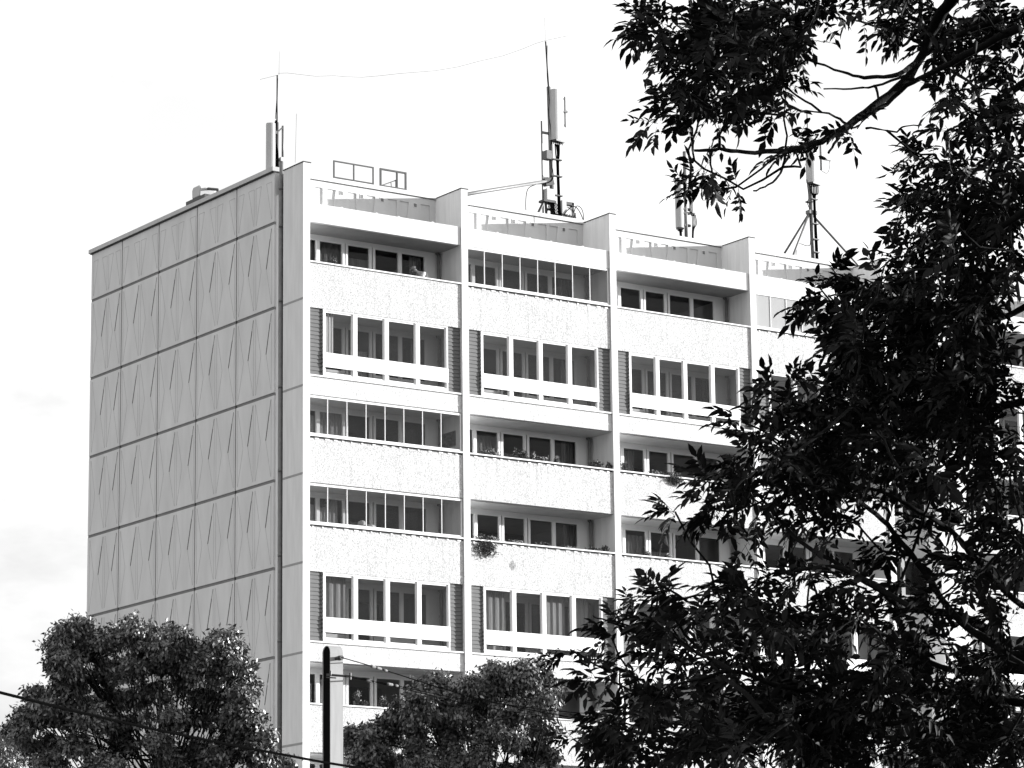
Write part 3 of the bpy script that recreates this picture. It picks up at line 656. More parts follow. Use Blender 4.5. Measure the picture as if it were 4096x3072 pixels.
def compound(P, D, rach, nl, llen):
    """P,D per compound leaf -> leaflets along an arching rachis; returns leaflet arrays and rachis polylines"""
    n = len(P); D = nrm(D); upv = np.array([[0, 0, 1.0]])
    rnd = rng.normal(0, 1, (n, 3)); Nn = nrm(upv*1.0 + rnd*.45); S = nrm(np.cross(D, Nn)); Nn = np.cross(S, D)
    outP, outD, outN, outL, outW, R = [], [], [], [], [], []
    for j in range(nl):
        t = .32 + .68*j/(nl-1)
        c = P + D*(rach*t)[:, None] - upv*(rach*t*t*.16)[:, None]
        tang = nrm(D - upv*(t*.32))
        if j == nl-1: outP.append(c); outD.append(tang); outN.append(Nn); outL.append(llen*rng.uniform(.95, 1.2, n)); 
        else:
            for sgn in (1, -1):
                a = rng.uniform(.75, 1.15, n)[:, None]
                d = nrm(tang*np.cos(a) + S*sgn*np.sin(a) - _r*.22 - upv*rng.uniform(-.1, .38, (n, 1)) + rng.normal(0, .12, (n, 3)))
                outP.append(c); outD.append(d); outN.append(nrm(Nn+rng.normal(0, .25, (n, 3)))); outL.append(llen*rng.uniform(.75, 1.1, n)*(1-.25*abs(t-.75)))
    return np.concatenate(outP), np.concatenate(outD), np.concatenate(outN), np.concatenate(outL)
def rachis_mesh(P, D, rach):
    n = len(P); D = nrm(D); upv = np.array([[0, 0, 1.0]]); S = nrm(np.cross(D, upv)+1e-6); N2 = np.cross(S, D); w_ = .0011
    rings = []
    for t in (0, .5, 1.0):
        c = P + D*(rach*t)[:, None] - upv*(rach*t*t*.16)[:, None]
        for q in range(3): a = 2.094*q; rings.append(c + S*math.cos(a)*w_ + N2*math.sin(a)*w_)
    V = np.stack(rings, 1).reshape(-1, 3); b = (np.arange(n)*9)[:, None]; Fs = []
    for k in (0, 3):
        for q in range(3): Fs.append(b+np.array([[k+q, k+(q+1) % 3, k+3+(q+1) % 3, k+3+q]]))
    return V, [np.concatenate(Fs)]
def merge(parts):
    Vs, T, Q, o = [], [], [], 0
    for V, Fs in parts:
        for f in Fs: (T if f.shape[1] == 3 else Q).append(f+o)
        Vs.append(V); o += len(V)
    return np.concatenate(Vs), [np.concatenate(x) for x in (T, Q) if x]

# ------------------------------------------------------------------ the near ash tree
K = 4096/2212.0                                            # blobs below were measured on a 2212 px wide view
DT = 14.5
ash = empty('ash_tree', tuple(at(5600, 3870, DT+1)[:2])+(GROUND,), 'near dark ash tree whose leafy boughs hang across the right of the view', 'tree')
# (u, v, half width, half height, density)
BL = [(1385,45,45,40,1),(1470,80,75,70,1.1),(1580,60,110,65,1.2),(1690,45,110,50,1),(1520,165,90,55,1.2),(1620,180,80,60,1),(1470,235,55,35,1),(1425,268,28,25,.8),(1560,240,60,35,.8),
 (1745,100,60,50,.5),(1800,22,80,25,.6),(1650,250,60,25,.4),(1500,368,45,22,1.0),(1475,395,40,20,.8),(1560,395,40,14,.35),(1740,300,35,18,.7),(1700,330,20,22,.5),(1830,290,20,15,.3),
 (1990,40,80,40,1),(2090,70,100,60,1.2),(2180,60,60,60,1.2),(2160,150,60,40,.8),(2060,110,60,30,.9),
 (2030,215,30,22,.9),(2080,235,60,40,.8),(2150,260,60,70,.9),(2190,380,50,90,1.0),(2010,272,40,14,.7),(1985,330,35,28,1.0),(2050,350,60,40,1.0),(2100,430,90,60,1.1),(1965,395,25,25,.9),(1950,470,35,25,.9),(2020,480,70,50,1.1),(2120,530,90,60,1.2),
 (1925,545,25,22,.9),(1985,570,55,40,1.1),(2090,620,110,60,1.2),(1790,580,14,18,.7),(1850,610,45,20,.9),(1760,625,45,25,.9),(1725,660,25,12,.7),(1930,640,80,40,1.2),(1880,680,90,40,1.2),(2030,690,130,60,1.3),(1790,740,45,18,1.0),(1840,720,60,30,1.0),
 (1900,780,130,60,1.3),(2080,800,130,80,1.3),(1840,850,110,50,1.2),(1690,850,45,18,.9),(1730,880,70,35,1.1),(1640,870,35,20,.8),(1590,915,25,14,.9),(1650,930,60,30,1.1),(1990,900,140,60,1.3),(1800,940,110,50,1.2),(1740,985,70,40,1.1),(1900,980,120,45,1.2),(2140,930,80,60,1.2),
 (1590,1015,50,28,1.0),(1540,1045,40,20,.9),(1640,1060,70,30,1.1),(1470,1105,40,16,.9),(1540,1105,60,22,1.0),(1780,1045,110,35,1.1),(1900,1060,90,30,1.0),(2040,1030,70,45,.9),(2150,1060,60,60,.9),(1640,1130,60,22,.7),(1580,1165,30,22,.5),(1720,1110,60,25,.8),(1840,1120,70,25,.6),(1960,1130,50,40,.7),(2040,1120,70,50,.8),(2150,1180,60,60,.9),(2060,1220,70,40,.9),(1990,1210,35,30,.5),(1880,1190,25,25,.4),(1760,1175,25,22,.4),
 (1345,1300,28,14,.7),(1400,1290,28,12,.8),(1470,1290,50,30,1.0),(1560,1270,60,28,1.0),(1290,1345,40,16,.8),(1230,1395,25,12,.7),(1330,1370,45,25,.9),(1420,1350,60,25,.9),(1520,1330,80,35,1.0),(1640,1280,70,25,.8),(1700,1240,60,22,.7),(1640,1340,90,35,1.0),(1780,1270,60,28,.8),(1760,1350,90,40,1.0),(1900,1260,60,25,.6),(1900,1350,80,45,.8),(2040,1310,60,35,.6),(2130,1350,60,50,.7),
 (1260,1465,35,20,.9),(1340,1450,45,20,.9),(1440,1430,70,30,.9),(1560,1400,90,30,.9),(1700,1420,110,35,.9),(1860,1430,110,35,1.0),(2010,1420,90,40,.9),(2140,1450,70,50,1.0),(1300,1540,60,35,1.1),(1420,1510,90,40,1.1),(1560,1490,110,40,1.1),(1720,1500,120,40,1.2),(1900,1510,130,45,1.2),(2080,1520,110,50,1.2),(1290,1610,80,45,1.2),(1450,1600,120,50,1.3),(1640,1590,130,50,1.3),(1830,1600,130,55,1.3),(2030,1600,130,55,1.3),(2170,1590,70,60,1.3)]
BR = [  # boughs: (points in 2212-wide pixels, start radius m, end radius m, depth offset)
 ([(2300,-160),(2120,-60),(2055,0),(2020,55),(1985,130),(1940,190),(1870,245),(1820,280),(1760,310),(1700,326),(1610,328),(1555,322),(1500,325)], .036, .006, 0),
 ([(2160,40),(2060,80),(1990,125),(1940,160),(1880,168),(1830,160),(1780,140)], .018, .005, .3),
 ([(2200,60),(2100,110),(2010,160),(1960,185),(1900,235),(1850,262),(1810,300),(1790,330)], .020, .005, -.3),
 ([(1995,95),(1900,60),(1850,45)], .010, .004, .2), ([(1955,165),(1890,185),(1840,192),(1780,192)], .008, .003, -.2),
 ([(1890,185),(1896,215),(1880,245),(1852,278)], .007, .003, .1), ([(1830,270),(1790,245),(1730,240)], .008, .003, .1),
 ([(1698,328),(1688,370),(1660,400),(1628,412)], .007, .004, .1), ([(1990,0),(1985,60),(1950,100)], .012, .006, .5),
 ([(2030,115),(2050,150),(2055,190),(2052,215)], .007, .004, 0), ([(1870,275),(1930,285),(1950,275),(1990,270)], .006, .003, .2),
 ([(2260,150),(2185,200),(2175,300),(2150,390),(2110,470),(2050,560),(1990,620),(1930,660)], .022, .005, .2),
 ([(2260,420),(2150,500),(2060,560),(1980,600),(1860,630),(1790,640)], .020, .004, -.4),
 ([(2260,640),(2150,690),(2000,720),(1900,740),(1820,745)], .020, .004, .3),
 ([(2260,860),(2120,880),(1960,870),(1850,880),(1750,900),(1660,940),(1600,945),(1560,925)], .022, .004, 0),
 ([(2300,1180),(2212,1440-25),(2160,1380),(2110,1345),(2040,1325),(1970,1315),(1930,1300),(1880,1260),(1800,1225),(1700,1235)], .034, .008, .2),
 ([(2260,1480),(2205,1440),(2140,1390),(2060,1330),(2000,1240),(1930,1150),(1880,1100),(1800,1060),(1700,1040)], .028, .006, -.3),
 ([(2300,1310),(2212,1310),(2120,1220),(2060,1150),(1960,1090),(1880,1055),(1780,1050)], .022, .005, .4),
 ([(2300,1470),(2212,1450),(2100,1450),(2030,1440),(1960,1400),(1900,1365),(1850,1330)], .024, .005, -.1),
 ([(2300,1540),(2212,1520),(2080,1500),(1950,1490),(1800,1500),(1680,1480),(1580,1450),(1500,1470),(1430,1480)], .026, .005, .3),
 ([(2030,1440),(1900,1500),(1800,1520),(1650,1560),(1500,1590),(1380,1560)], .018, .005, .5),
 ([(1970,1315),(1850,1240),(1740,1180),(1690,1130),(1655,1090),(1620,1060),(1540,1060)], .014, .004, -.3),
 ([(1660,1555),(1600,1490),(1560,1460),(1510,1400),(1480,1370),(1440,1300),(1420,1260)], .013, .004, -.4),
 ([(1580,1450),(1490,1400),(1400,1370),(1330,1350),(1280,1330)], .010, .003, -.5),
 ([(1930,1300),(1960,1220),(1990,1140),(2010,1080),(2060,1040)], .010, .004, .2),
 ([(2120,1590),(2000,1560),(1880,1570),(1700,1600)], .02, .008, .6), ([(2140,900),(2110,1010),(2100,1130),(2120,1220)], .012, .005, .1),
 ([(2010,130),(2090,175),(2120,240),(2100,330)], .010, .004, .4),
]
bm_ = MB(); nodes = []
for pts, r0, r1, dd in BR:
    P3 = []
    n = len(pts)
    for i in range(n-1):
        for s_ in range(4):
            t = s_/4.0
            p0, p1, p2, p3 = pts[max(i-1, 0)], pts[i], pts[i+1], pts[min(i+2, n-1)]
            q = [0.5*((2*p1[k]) + (-p0[k]+p2[k])*t + (2*p0[k]-5*p1[k]+4*p2[k]-p3[k])*t*t + (-p0[k]+3*p1[k]-3*p2[k]+p3[k])*t**3) for k in (0, 1)]
            fr = (i+t)/(n-1)
            P3.append(at((q[0]+random.uniform(-2, 2))*K, (q[1]+random.uniform(-2, 2))*K, DT + dd + .5*math.sin(fr*5+dd*3)))
    P3.append(at(pts[-1][0]*K, pts[-1][1]*K, DT+dd+.5*math.sin(5+dd*3)))
    rs = [(r0+(r1-r0)*(i/(len(P3)-1))**.7)*random.uniform(.9, 1.12) for i in range(len(P3))]
    bm_.tube(P3, rs, 7); nodes += P3
nodes = np.array(nodes)
cl, cd = [], []
for (u, v, a, h, den) in BL:
    u += 13; a *= .92; h *= .86
    nn = max(1, int(round(den*a*h*math.pi/1180.0)))
    dep = random.uniform(-.4, 1.3); den = den*(.55 if (u > 1840 and 1050 < v < 1480) else ((.5 if (u < 1660 and v > 1240) else .72) if 1050 < v < 1480 else (1.2 if v > 1480 else ((1.6 if v > 640 else 1.25) if v > 430 else .9))))
    for _ in range(nn):
        rr_ = math.sqrt(random.random()); th = random.uniform(0, 2*math.pi)
        cl.append(at((u+a*rr_*math.cos(th))*K, (v+h*rr_*math.sin(th))*K, DT+dep+random.gauss(0, .5)))
cl = np.array(cl)
# the crown outside the frame: above and to the right, which also shades what is in view
ex = []
for (u, v, a, h, n_) in [(2500,200,250,350,180),(2600,800,330,450,260),(2500,1400,250,350,160),(1900,-200,450,170,140),(2400,-350,500,300,150),(3100,700,350,800,260),(2000,1850,600,180,150),(2700,1900,500,350,150)]:
    for _ in range(n_):
        rr_ = math.sqrt(random.random()); th = random.uniform(0, 2*math.pi)
        ex.append(at((u+a*rr_*math.cos(th))*K, (v+h*rr_*math.sin(th))*K, DT+.6+random.gauss(0, 1.3)))
ex = np.array(ex)
allc = np.concatenate([cl, ex])
# twigs: each tuft grows from the closest bough or tuft already attached
ds = np.sqrt(((cl[:, None, :]-nodes[None, ::2, :])**2).sum(2)).min(1); order = np.argsort(ds)
anch = nodes.copy(); anch_ok = list(range(len(nodes)))
for ci in order:
    c = cl[ci]; d2 = ((anch-c)**2).sum(1); i = int(d2.argmin()); p = anch[i]; dd_ = math.sqrt(d2[i])
    if dd_ > 1.2 or dd_ < .02: continue
    out_ = nrm((c-p)[None])[0]; side = np.cross(out_, rng.normal(0, 1, 3)); side /= max(np.linalg.norm(side), 1e-6)
    mid = (c+p)/2 + side*dd_*random.uniform(.05, .18) - np.array([0, 0, dd_*.10])
    q1 = p*.5+mid*.5+rng.normal(0, .008, 3); q2 = mid*.5+c*.5+rng.normal(0, .008, 3)
    w0 = .0052 + .004*min(dd_, .6)
    bm_.tube([p, q1, mid, q2, c], [w0, w0*.9, w0*.85, w0*.8, w0*.75], 5)
    anch = np.vstack([anch, mid[None], c[None]])
# trunk with main limbs, right of the frame
tb = MB(); base = Vector(ash.location)
top = Vector(at(2900*K, 1100*K, DT+.8))
tb.tube([base, base+Vector((0, 0, 1.2)), (base*.45+top*.55), top, Vector(at(2800*K, 300*K, DT+.6)), Vector(at(2700*K, -300*K, DT+.4))], [.30, .24, .20, .17, .12, .05], 14)
for (u, v) in ((2300,-160),(2300,1310),(2300,1470),(2260,640),(2260,420),(2260,860),(2300,1540),(2260,150),(2300,1180)):
    e = Vector(at(u*K, v*K, DT)); s_ = top.lerp(Vector(at(2800*K, 300*K, DT+.6)), max(0, min(1, (1350-v)/1400.0)))
    tb.tube([s_, s_.lerp(e, .5)+Vector((0, 0, -.12)), e], [.07, .05, .03], 8)
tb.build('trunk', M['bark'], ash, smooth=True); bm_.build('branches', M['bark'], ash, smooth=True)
ncl = 6
P = np.repeat(allc, ncl, 0) + rng.normal(0, .012, (len(allc)*ncl, 3))
bias = -_r*.70 + np.array([0, 0, .03])
tw = nrm(rng.normal(0, .55, (len(allc), 3)) + bias)
D_ = nrm(np.repeat(tw, ncl, 0)*.6 + rng.normal(0, .75, (len(P), 3)))
rach = rng.uniform(.09, .17, len(P)); ll = rng.uniform(.045, .078, len(P))
# split by number of leaflets per leaf
parts = []
for nl, sel in ((5, slice(0, None, 2)), (4, slice(1, None, 2))):
    p_, d_, n_, l_ = compound(P[sel], D_[sel], rach[sel], nl, ll[sel])
    parts.append(leaflet_mesh(p_, d_, n_, l_, l_*rng.uniform(.30, .43, len(l_))))
parts.append(rachis_mesh(P, D_, rach))
V, Fs = merge(parts)
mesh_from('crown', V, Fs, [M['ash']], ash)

# ------------------------------------------------------------------ street trees in the middle distance
def far_tree(label, blobs, D, base_u, ox, oy, s, extra=(), dens=1.0, leaf=.10, seed=1):
    """blobs: (u, v, a, h) in zoomed pixels (origin ox, oy, scale s)"""
    r2_ = np.random.default_rng(seed); B = []
    for (u, v, a, h) in list(blobs):
        B.append((np.array(at(ox+u*s, oy+v*s, D + r2_.uniform(-.8, .8))), a*s*D/F, h*s*D/F))
    for (u, v, a, h) in extra: B.append((np.array(at(u, v, D+r2_.uniform(-.8, .8))), a*D/F, h*D/F))
    bc = at(base_u, 3870, D+.3)
    t = empty('street_tree', (bc[0], bc[1], GROUND), label, 'tree', 'street trees in front of the block')
    tk = MB(); z1 = sum(b_[0][2] for b_ in B)/len(B)-1.0
    bp = Vector((bc[0], bc[1], GROUND)); tp = Vector((bc[0]+.2, bc[1]-.1, z1))
    tk.tube([bp, bp+Vector((0, 0, .3)), bp.lerp(tp, .5)+Vector((.08, .05, 0)), tp], [.24, .19, .15, .10], 10)
    for c, a, h in B:
        s_ = bp.lerp(tp, random.uniform(.55, 1.0)); e = Vector(c)
        tk.tube([s_, s_.lerp(e, .5)+Vector((random.uniform(-.15, .15), random.uniform(-.15, .15), -.12)), e], [.030, .020, .010], 5)
        for _ in range(4):
            e2 = e+Vector((random.uniform(-1, 1)*a, random.uniform(-1, 1)*a, random.uniform(-.5, 1)*h)); tk.tube([s_.lerp(e, .7), e2], [.014, .006], 4)
    tk.build('trunk', M['bark_far'], t, smooth=True)
    P_, D2 = [], []
    for c, a, h in B:
        dpt = max(.45, min(1.3, (a+h)*.6)); vol = a*h + .2*(a+h)
        nt_ = int(dens*r2_.uniform(.85, 1.4)*(84*vol + 12)); a, h = a*r2_.uniform(.8, 1.1), h*r2_.uniform(.8, 1.15)
        nc_ = max(3, nt_//11); ccx = nrm(r2_.normal(0, 1, (nc_, 3)))*(r2_.uniform(.25, 1.0, nc_)**.5*.80)[:, None]
        cw = c + _rt*(ccx[:, :1]*a) + np.array([[0, 0, 1.0]])*(ccx[:, 1:2]*h) + np.array([_fw[0], _fw[1], 0])*(ccx[:, 2:]*dpt)
        cr_ = r2_.uniform(.12, .34, nc_); wch = r2_.choice(nc_, nt_, p=(cr_**1.6)/(cr_**1.6).sum())
        od = r2_.normal(0, 1, (nt_, 3)); od[:, 2] += .35; od = nrm(od); cc = cw[wch] + od*(cr_[wch]*r2_.uniform(.55, 1.0, nt_))[:, None]*np.array([[1, 1, .75]])
        nlv = 30
        off = r2_.normal(0, 1, (nt_, nlv, 3))*np.array([.085, .085, .065])
        P_.append((cc[:, None, :] + off).reshape(-1, 3)); D2.append(np.repeat(od, nlv, 0))
    P_ = np.concatenate(P_); OD = np.concatenate(D2); n = len(P_)
    d = nrm(OD*.3 + r2_.normal(0, .62, (n, 3)) + np.array([0, 0, -.65])); nn = nrm(OD*1.0 + np.array([0, 0, .15]) + r2_.normal(0, .5, (n, 3)))
    S = nrm(np.cross(d, nn)); nn = np.cross(S, d); ln = (leaf*r2_.uniform(.7, 1.25, n))[:, None]; wd = ln*.25
    mid = P_ + d*ln*.45; V = np.stack([P_, mid+S*wd-nn*ln*.03, P_+d*ln-nn*ln*.12, mid-S*wd-nn*ln*.03], 1).reshape(-1, 3)
    Q = (np.arange(n)*4)[:, None] + np.array([[0, 1, 2, 3]])
    mesh_from('crown', V, [Q], [M['far_leaf']], t)
LT = [(455,222,22,22),(555,165,18,20),(450,270,55,45),(540,230,40,50),(370,320,25,22),(470,330,70,45),(380,385,35,20),(470,420,80,45),(400,470,50,30),(480,520,90,55),(400,590,45,40),(500,610,90,60),(640,275,45,35),(650,340,80,60),(700,420,120,80),(800,270,60,50),(900,185,30,38),(900,260,80,60),(1000,250,60,55),(1080,270,45,50),(1070,340,70,60),(1180,265,50,40),(1260,280,55,50),(1240,360,90,60),(950,370,150,70),
 (1440,300,30,25),(1520,265,45,42),(1570,345,38,35),(1480,350,70,50),(1380,410,60,40),(1520,430,90,55),(1640,440,60,38),(1630,520,65,60),(1550,560,110,70),(1350,500,140,80),(1130,480,150,90),(880,500,150,90),(660,560,120,80),(1680,620,35,50),(1640,690,55,60),(1500,700,150,90),(1250,640,170,90),(1000,640,160,90),(780,660,130,80),(560,700,110,60),(240,640,35,30),(260,700,50,35),(350,740,80,45),(160,790,45,30),(250,820,90,60),(420,830,120,70),(620,820,130,80),(850,820,150,90),(1080,820,150,90),(1320,820,150,90),(1680,790,70,50),(1560,850,130,80),(1730,830,45,40),(1640,930,70,50),
 (1770,920,35,45),(1750,1010,55,60),(1650,1050,90,70),(90,900,60,40),(180,960,100,60),(350,980,120,70),(560,980,140,80),(800,1000,150,80),(1050,1000,150,80),(1300,1000,150,80),(1500,1000,110,80),(1790,1110,50,50),(1950,1125,28,14),(1400,1120,200,60),(1100,1130,200,50),(700,1130,200,50),(350,1110,150,50)]
far_tree('broad bushy street tree before the gable, sunlit on its right side', LT, 75, 640, 0, 2400, .5877, [(600,3250,500,160),(300,3300,300,150),(1000,3300,250,150)], 1.3, .115, 3)
far_tree('pale thin crowned tree at the far left edge behind the bushy one', [(20,890,45,45),(60,960,60,40),(10,1010,60,50),(80,1080,80,50),(30,1130,60,40),(335,665,25,18)], 84, 20, 0, 2400, .5877, [(-150,3100,150,150),(0,3250,200,120)], .75, .09, 5)
CT = [(1000,352,42,26),(930,395,42,28),(1045,400,50,34),(930,450,60,40),(1040,470,80,50),(1150,415,30,24),(1160,480,60,50),(1225,372,40,22),(1270,410,60,45),(1385,290,38,22),(1390,345,48,40),(1480,350,50,35),(1545,300,55,25),(1640,275,45,28),(1680,320,50,35),(1580,350,80,45),(1700,380,60,40),(1765,405,36,28),(1740,460,55,40),(1480,430,130,60),(1330,460,110,60),(1640,470,90,60),
 (790,560,40,28),(860,570,60,45),(920,530,60,40),(1000,560,100,60),(1150,570,110,60),(1320,570,110,60),(1500,560,120,70),(1680,570,80,60),(480,690,25,24),(560,685,50,20),(640,670,50,25),(730,640,50,35),(620,720,80,40),(760,710,90,50),(900,660,110,60),(1080,670,120,60),(1280,690,120,60),(1480,690,130,60),(1660,680,90,60),(500,770,40,20),(560,790,60,40),(700,810,110,50),(900,790,130,60),(1120,800,110,60),(1320,800,120,60),(1530,800,130,60),(1720,790,100,70),(560,880,60,40),(720,890,110,40),(950,890,150,40),(1250,890,150,40),(1550,890,150,40)]
far_tree('rounded street tree in the bottom centre beside the tram mast', CT, 78, 1950, 1100, 2500, .6329, [(1700,3200,350,130),(2100,3250,350,150)], 1.2, .115, 4)
far_tree('street tree half hidden behind the lowest ash boughs', [(3950,2780,60,60),(4040,2800,60,60),(3980,2900,120,80),(3850,2960,120,90),(4060,2980,90,80),(3100,2800,90,60),(3200,2870,120,60),(3060,2900,110,70),(3350,2920,140,70),(3550,2900,110,70),(3700,2960,110,70),(3300,3020,250,60),(3700,3040,250,60),(2900,2960,110,80),(2750,3000,100,70)], 80, 3500, 0, 0, 1.0, [(3400,3250,500,150),(3950,3200,250,150)], .9, .13, 6)

# ------------------------------------------------------------------ tram mast, span wires, cable, hanging lamp
DP = 62.0
pc = Vector(at(1331, 3000, DP)); pz = at(1331, 2573, DP)[2]
Wp, Dp = .29, .285
fwh = Vector((math.sin(YAW-.054), math.cos(YAW-.054), 0)); rth = Vector((fwh.y, -fwh.x, 0))
al = math.radians(58)
nb = (-fwh*math.cos(al) - rth*math.sin(al)); nl_ = (-fwh*math.sin(al) + rth*math.cos(al))      # normals of the open channel side and of the broad flange side
mast = empty('tram_mast', (pc.x, pc.y, GROUND), 'grey steel tram mast with a rounded arch top and black open channel side', 'mast')
def arch(hw, zt):
    o_ = [(-hw, GROUND)]; n = 16
    for i in range(n+1): a = math.pi-math.pi*i/n; o_.append((hw*math.cos(a), zt-hw+hw*math.sin(a)))
    o_.append((hw, GROUND)); return o_
c0 = Vector((pc.x, pc.y, 0)); th = .016; hw = Wp/2
b = MB(); outer = arch(hw, pz); inner = arch(hw-th, pz-th); n = len(outer); i0 = len(b.v)
for sgn in (1, -1):
    for (a, z) in outer: v_ = c0 + nl_*a + nb*(Dp/2*sgn); b.v.append((v_.x, v_.y, z))
    for (a, z) in inner: v_ = c0 + nl_*a + nb*(Dp/2*sgn); b.v.append((v_.x, v_.y, z))
for i in range(n-1):
    b.f.append([i, i+1, n+i+1, n+i]); b.f.append([2*n+i, 3*n+i, 3*n+i+1, 2*n+i+1]); b.f.append([i, 2*n+i, 2*n+i+1, i+1]); b.f.append([n+i, n+i+1, 3*n+i+1, 3*n+i]); b.m += [0]*4
b.build('flange_shell', M['pole'], mast)
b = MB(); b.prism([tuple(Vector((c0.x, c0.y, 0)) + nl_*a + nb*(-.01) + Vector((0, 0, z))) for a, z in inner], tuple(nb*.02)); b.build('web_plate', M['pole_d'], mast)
b = MB(); b.prism([tuple(Vector((c0.x, c0.y, 0)) + nl_*a + nb*(Dp/2-.022) + Vector((0, 0, z))) for a, z in inner], tuple(nb*.004)); b.build('channel_lining', M['pole_d'], mast)  # black sheet just inside the opening, painting the shade in the channel
e = c0 + nl_*(hw+.004); b = MB()
zc1 = at(1350, 2628, DP)[2]; zc2 = at(1350, 2700, DP)[2]
pcl = Vector((e.x, e.y, zc1))
b.tube([pcl - nb*(-.02), pcl+nl_*.08, pcl+nl_*.17], [.035, .045, .035], 10); b.tube([pcl+nl_*.09, pcl+nl_*.12], .05, 10); b.tube([pcl+nl_*.16, pcl+nl_*.19], .042, 10)
b.build('wire_clamp', M['steel_d'], mast)
b = MB()
A = Vector(at(1311, 2699, DP-.25)); B_ = Vector(at(1401, 2706, DP-.15)); b.obox((A+B_)/2, (B_-A), nb, (0, 0, 1), (B_-A).length/2, .03, .022)
b.obox(A.lerp(B_, .15)+Vector((0, 0, -.05)), (B_-A), nb, (0, 0, 1), .07, .03, .012)
b.tube([B_+Vector((0, 0, -.06)), B_+Vector((0, 0, .07))], .022, 8); b.tube([A.lerp(B_, .12)+Vector((0, 0, -.02)), A.lerp(B_, .12)+Vector((0, 0, .08))], .022, 8)
b.build('cross_bracket', M['steel_d'], mast)
def wire(label, uv, D0, D1, r, lumps=(), name='span_wire', group='span wires of the tram line', m='cable'):
    n = len(uv); pts = [at(u, v, D0+(D1-D0)*i/(n-1)) for i, (u, v) in enumerate(uv)]
    t = MB(); t.tube(pts, r, 6); o = t.build(name, M[m]); tag(o, label, 'wire', group)
    for (i, fr) in lumps:
        p = Vector(pts[i]).lerp(Vector(pts[i+1]), fr); d = (Vector(pts[i+1])-Vector(pts[i])).normalized()
        q = MB(); q.tube([p-d*.10, p-d*.08, p+d*.08, p+d*.10], [.012, .03, .03, .012], 8); q.tube([p+d*.2, p+d*.22, p+d*.30, p+d*.32], [.012, .026, .026, .012], 8)
        q.build('insulator', M['steel'], o)
    return o
wire('thin wire slanting down from the clamp near the mast top', [(1366,2630),(1430,2648),(1500,2669),(1600,2700),(1700,2733),(1850,2778),(2000,2815),(2200,2855),(2420,2890)], DP-.3, DP+6, .010, [(1, .9), (2, .15)])
wire('upper of the two wires running right from the mast bracket', [(1402,2704),(1500,2725),(1620,2750),(1800,2788),(2000,2815),(2200,2842),(2450,2862)], DP-.2, DP+6, .008, [(1, .5)])
wire('lower of the two wires running right from the mast bracket', [(1380,2706),(1480,2724),(1600,2752),(1800,2800),(2000,2840),(2200,2868),(2450,2895)], DP-.2, DP+6, .008, [(0, .95)])
o = wire('thick black cable crossing the bottom left of the view', [(-600,2610),(0,2770),(300,2845),(600,2914),(900,2975),(1150,3022),(1300,3050),(1500,3082),(2000,3140)], 30, 40, .0155, name='overhead_cable', group=None)
lp = Vector(at(2376, 2845, 70)); lamp = empty('hanging_lamp', tuple(lp), 'round street lamp hung over the tracks between the ash leaves', 'street lamp')
def disc(r, z0, z1, r2): return MB().tube([lp+Vector((0, 0, z1)), lp+Vector((0, 0, z0))], [r2, r], 20)
disc(.135, .0, .055, .07).build('lamp_shade', M['steel_d'], lamp, smooth=False); MB().tube([lp+Vector((0, 0, -.045)), lp+Vector((0, 0, 0))], [.10, .13], 20).build('diffuser', M['lamp_glass'], lamp)
MB().tube([lp+Vector((0, 0, .05)), lp+Vector((0, 0, .14))], .02, 8).build('hanger', M['steel_d'], lamp)

# ------------------------------------------------------------------ people
def skinfig(name, verts, edges, rad, mat_, parent=None, sub=2):
    me = bpy.data.meshes.new(name); me.from_pydata([tuple(v) for v in verts], edges, []); o = bpy.data.objects.new(name+'_src', me); COL.objects.link(o)
    md = o.modifiers.new('s', 'SKIN'); md.use_smooth_shade = True
    for i, r in enumerate(rad): me.skin_vertices[0].data[i].radius = (r, r) if not isinstance(r, tuple) else r
    me.skin_vertices[0].data[0].use_root = True
    sb = o.modifiers.new('b', 'SUBSURF'); sb.levels = sub; sb.render_levels = sub
    dg = bpy.context.evaluated_depsgraph_get(); dg.update()
    nm = bpy.data.meshes.new_from_object(o.evaluated_get(dg)); bpy.data.objects.remove(o)
    off = Vector(parent_world(parent)) if parent else Vector((0, 0, 0))
    nm.transform(Matrix.Translation(-off)); nm.materials.clear(); nm.materials.append(mat_)
    for p in nm.polygons: p.use_smooth = True
    q = bpy.data.objects.new(name, nm); COL.objects.link(q)
    if parent: q.parent = parent
    return q
def blob(c, r, mat_, name, parent, squash=(1, 1, 1), rot=(0, 0, 0), cut=None):
    import bmesh
    me = bpy.data.meshes.new(name); bm = bmesh.new(); bmesh.ops.create_uvsphere(bm, u_segments=20, v_segments=14, radius=r)
    if cut is not None:
        bmesh.ops.delete(bm, geom=[v for v in bm.verts if v.co.z < cut*r], context='VERTS')
    from mathutils import Euler
    R = Euler(rot).to_matrix().to_4x4(); off = Vector(parent_world(parent))
    bm.transform(Matrix.Translation(Vector(c)-off) @ R @ Matrix.Diagonal((*squash, 1))); bm.to_mesh(me); bm.free()
    me.materials.append(mat_)
    for p in me.polygons: p.use_smooth = True
    o = bpy.data.objects.new(name, me); COL.objects.link(o); o.parent = parent; return o
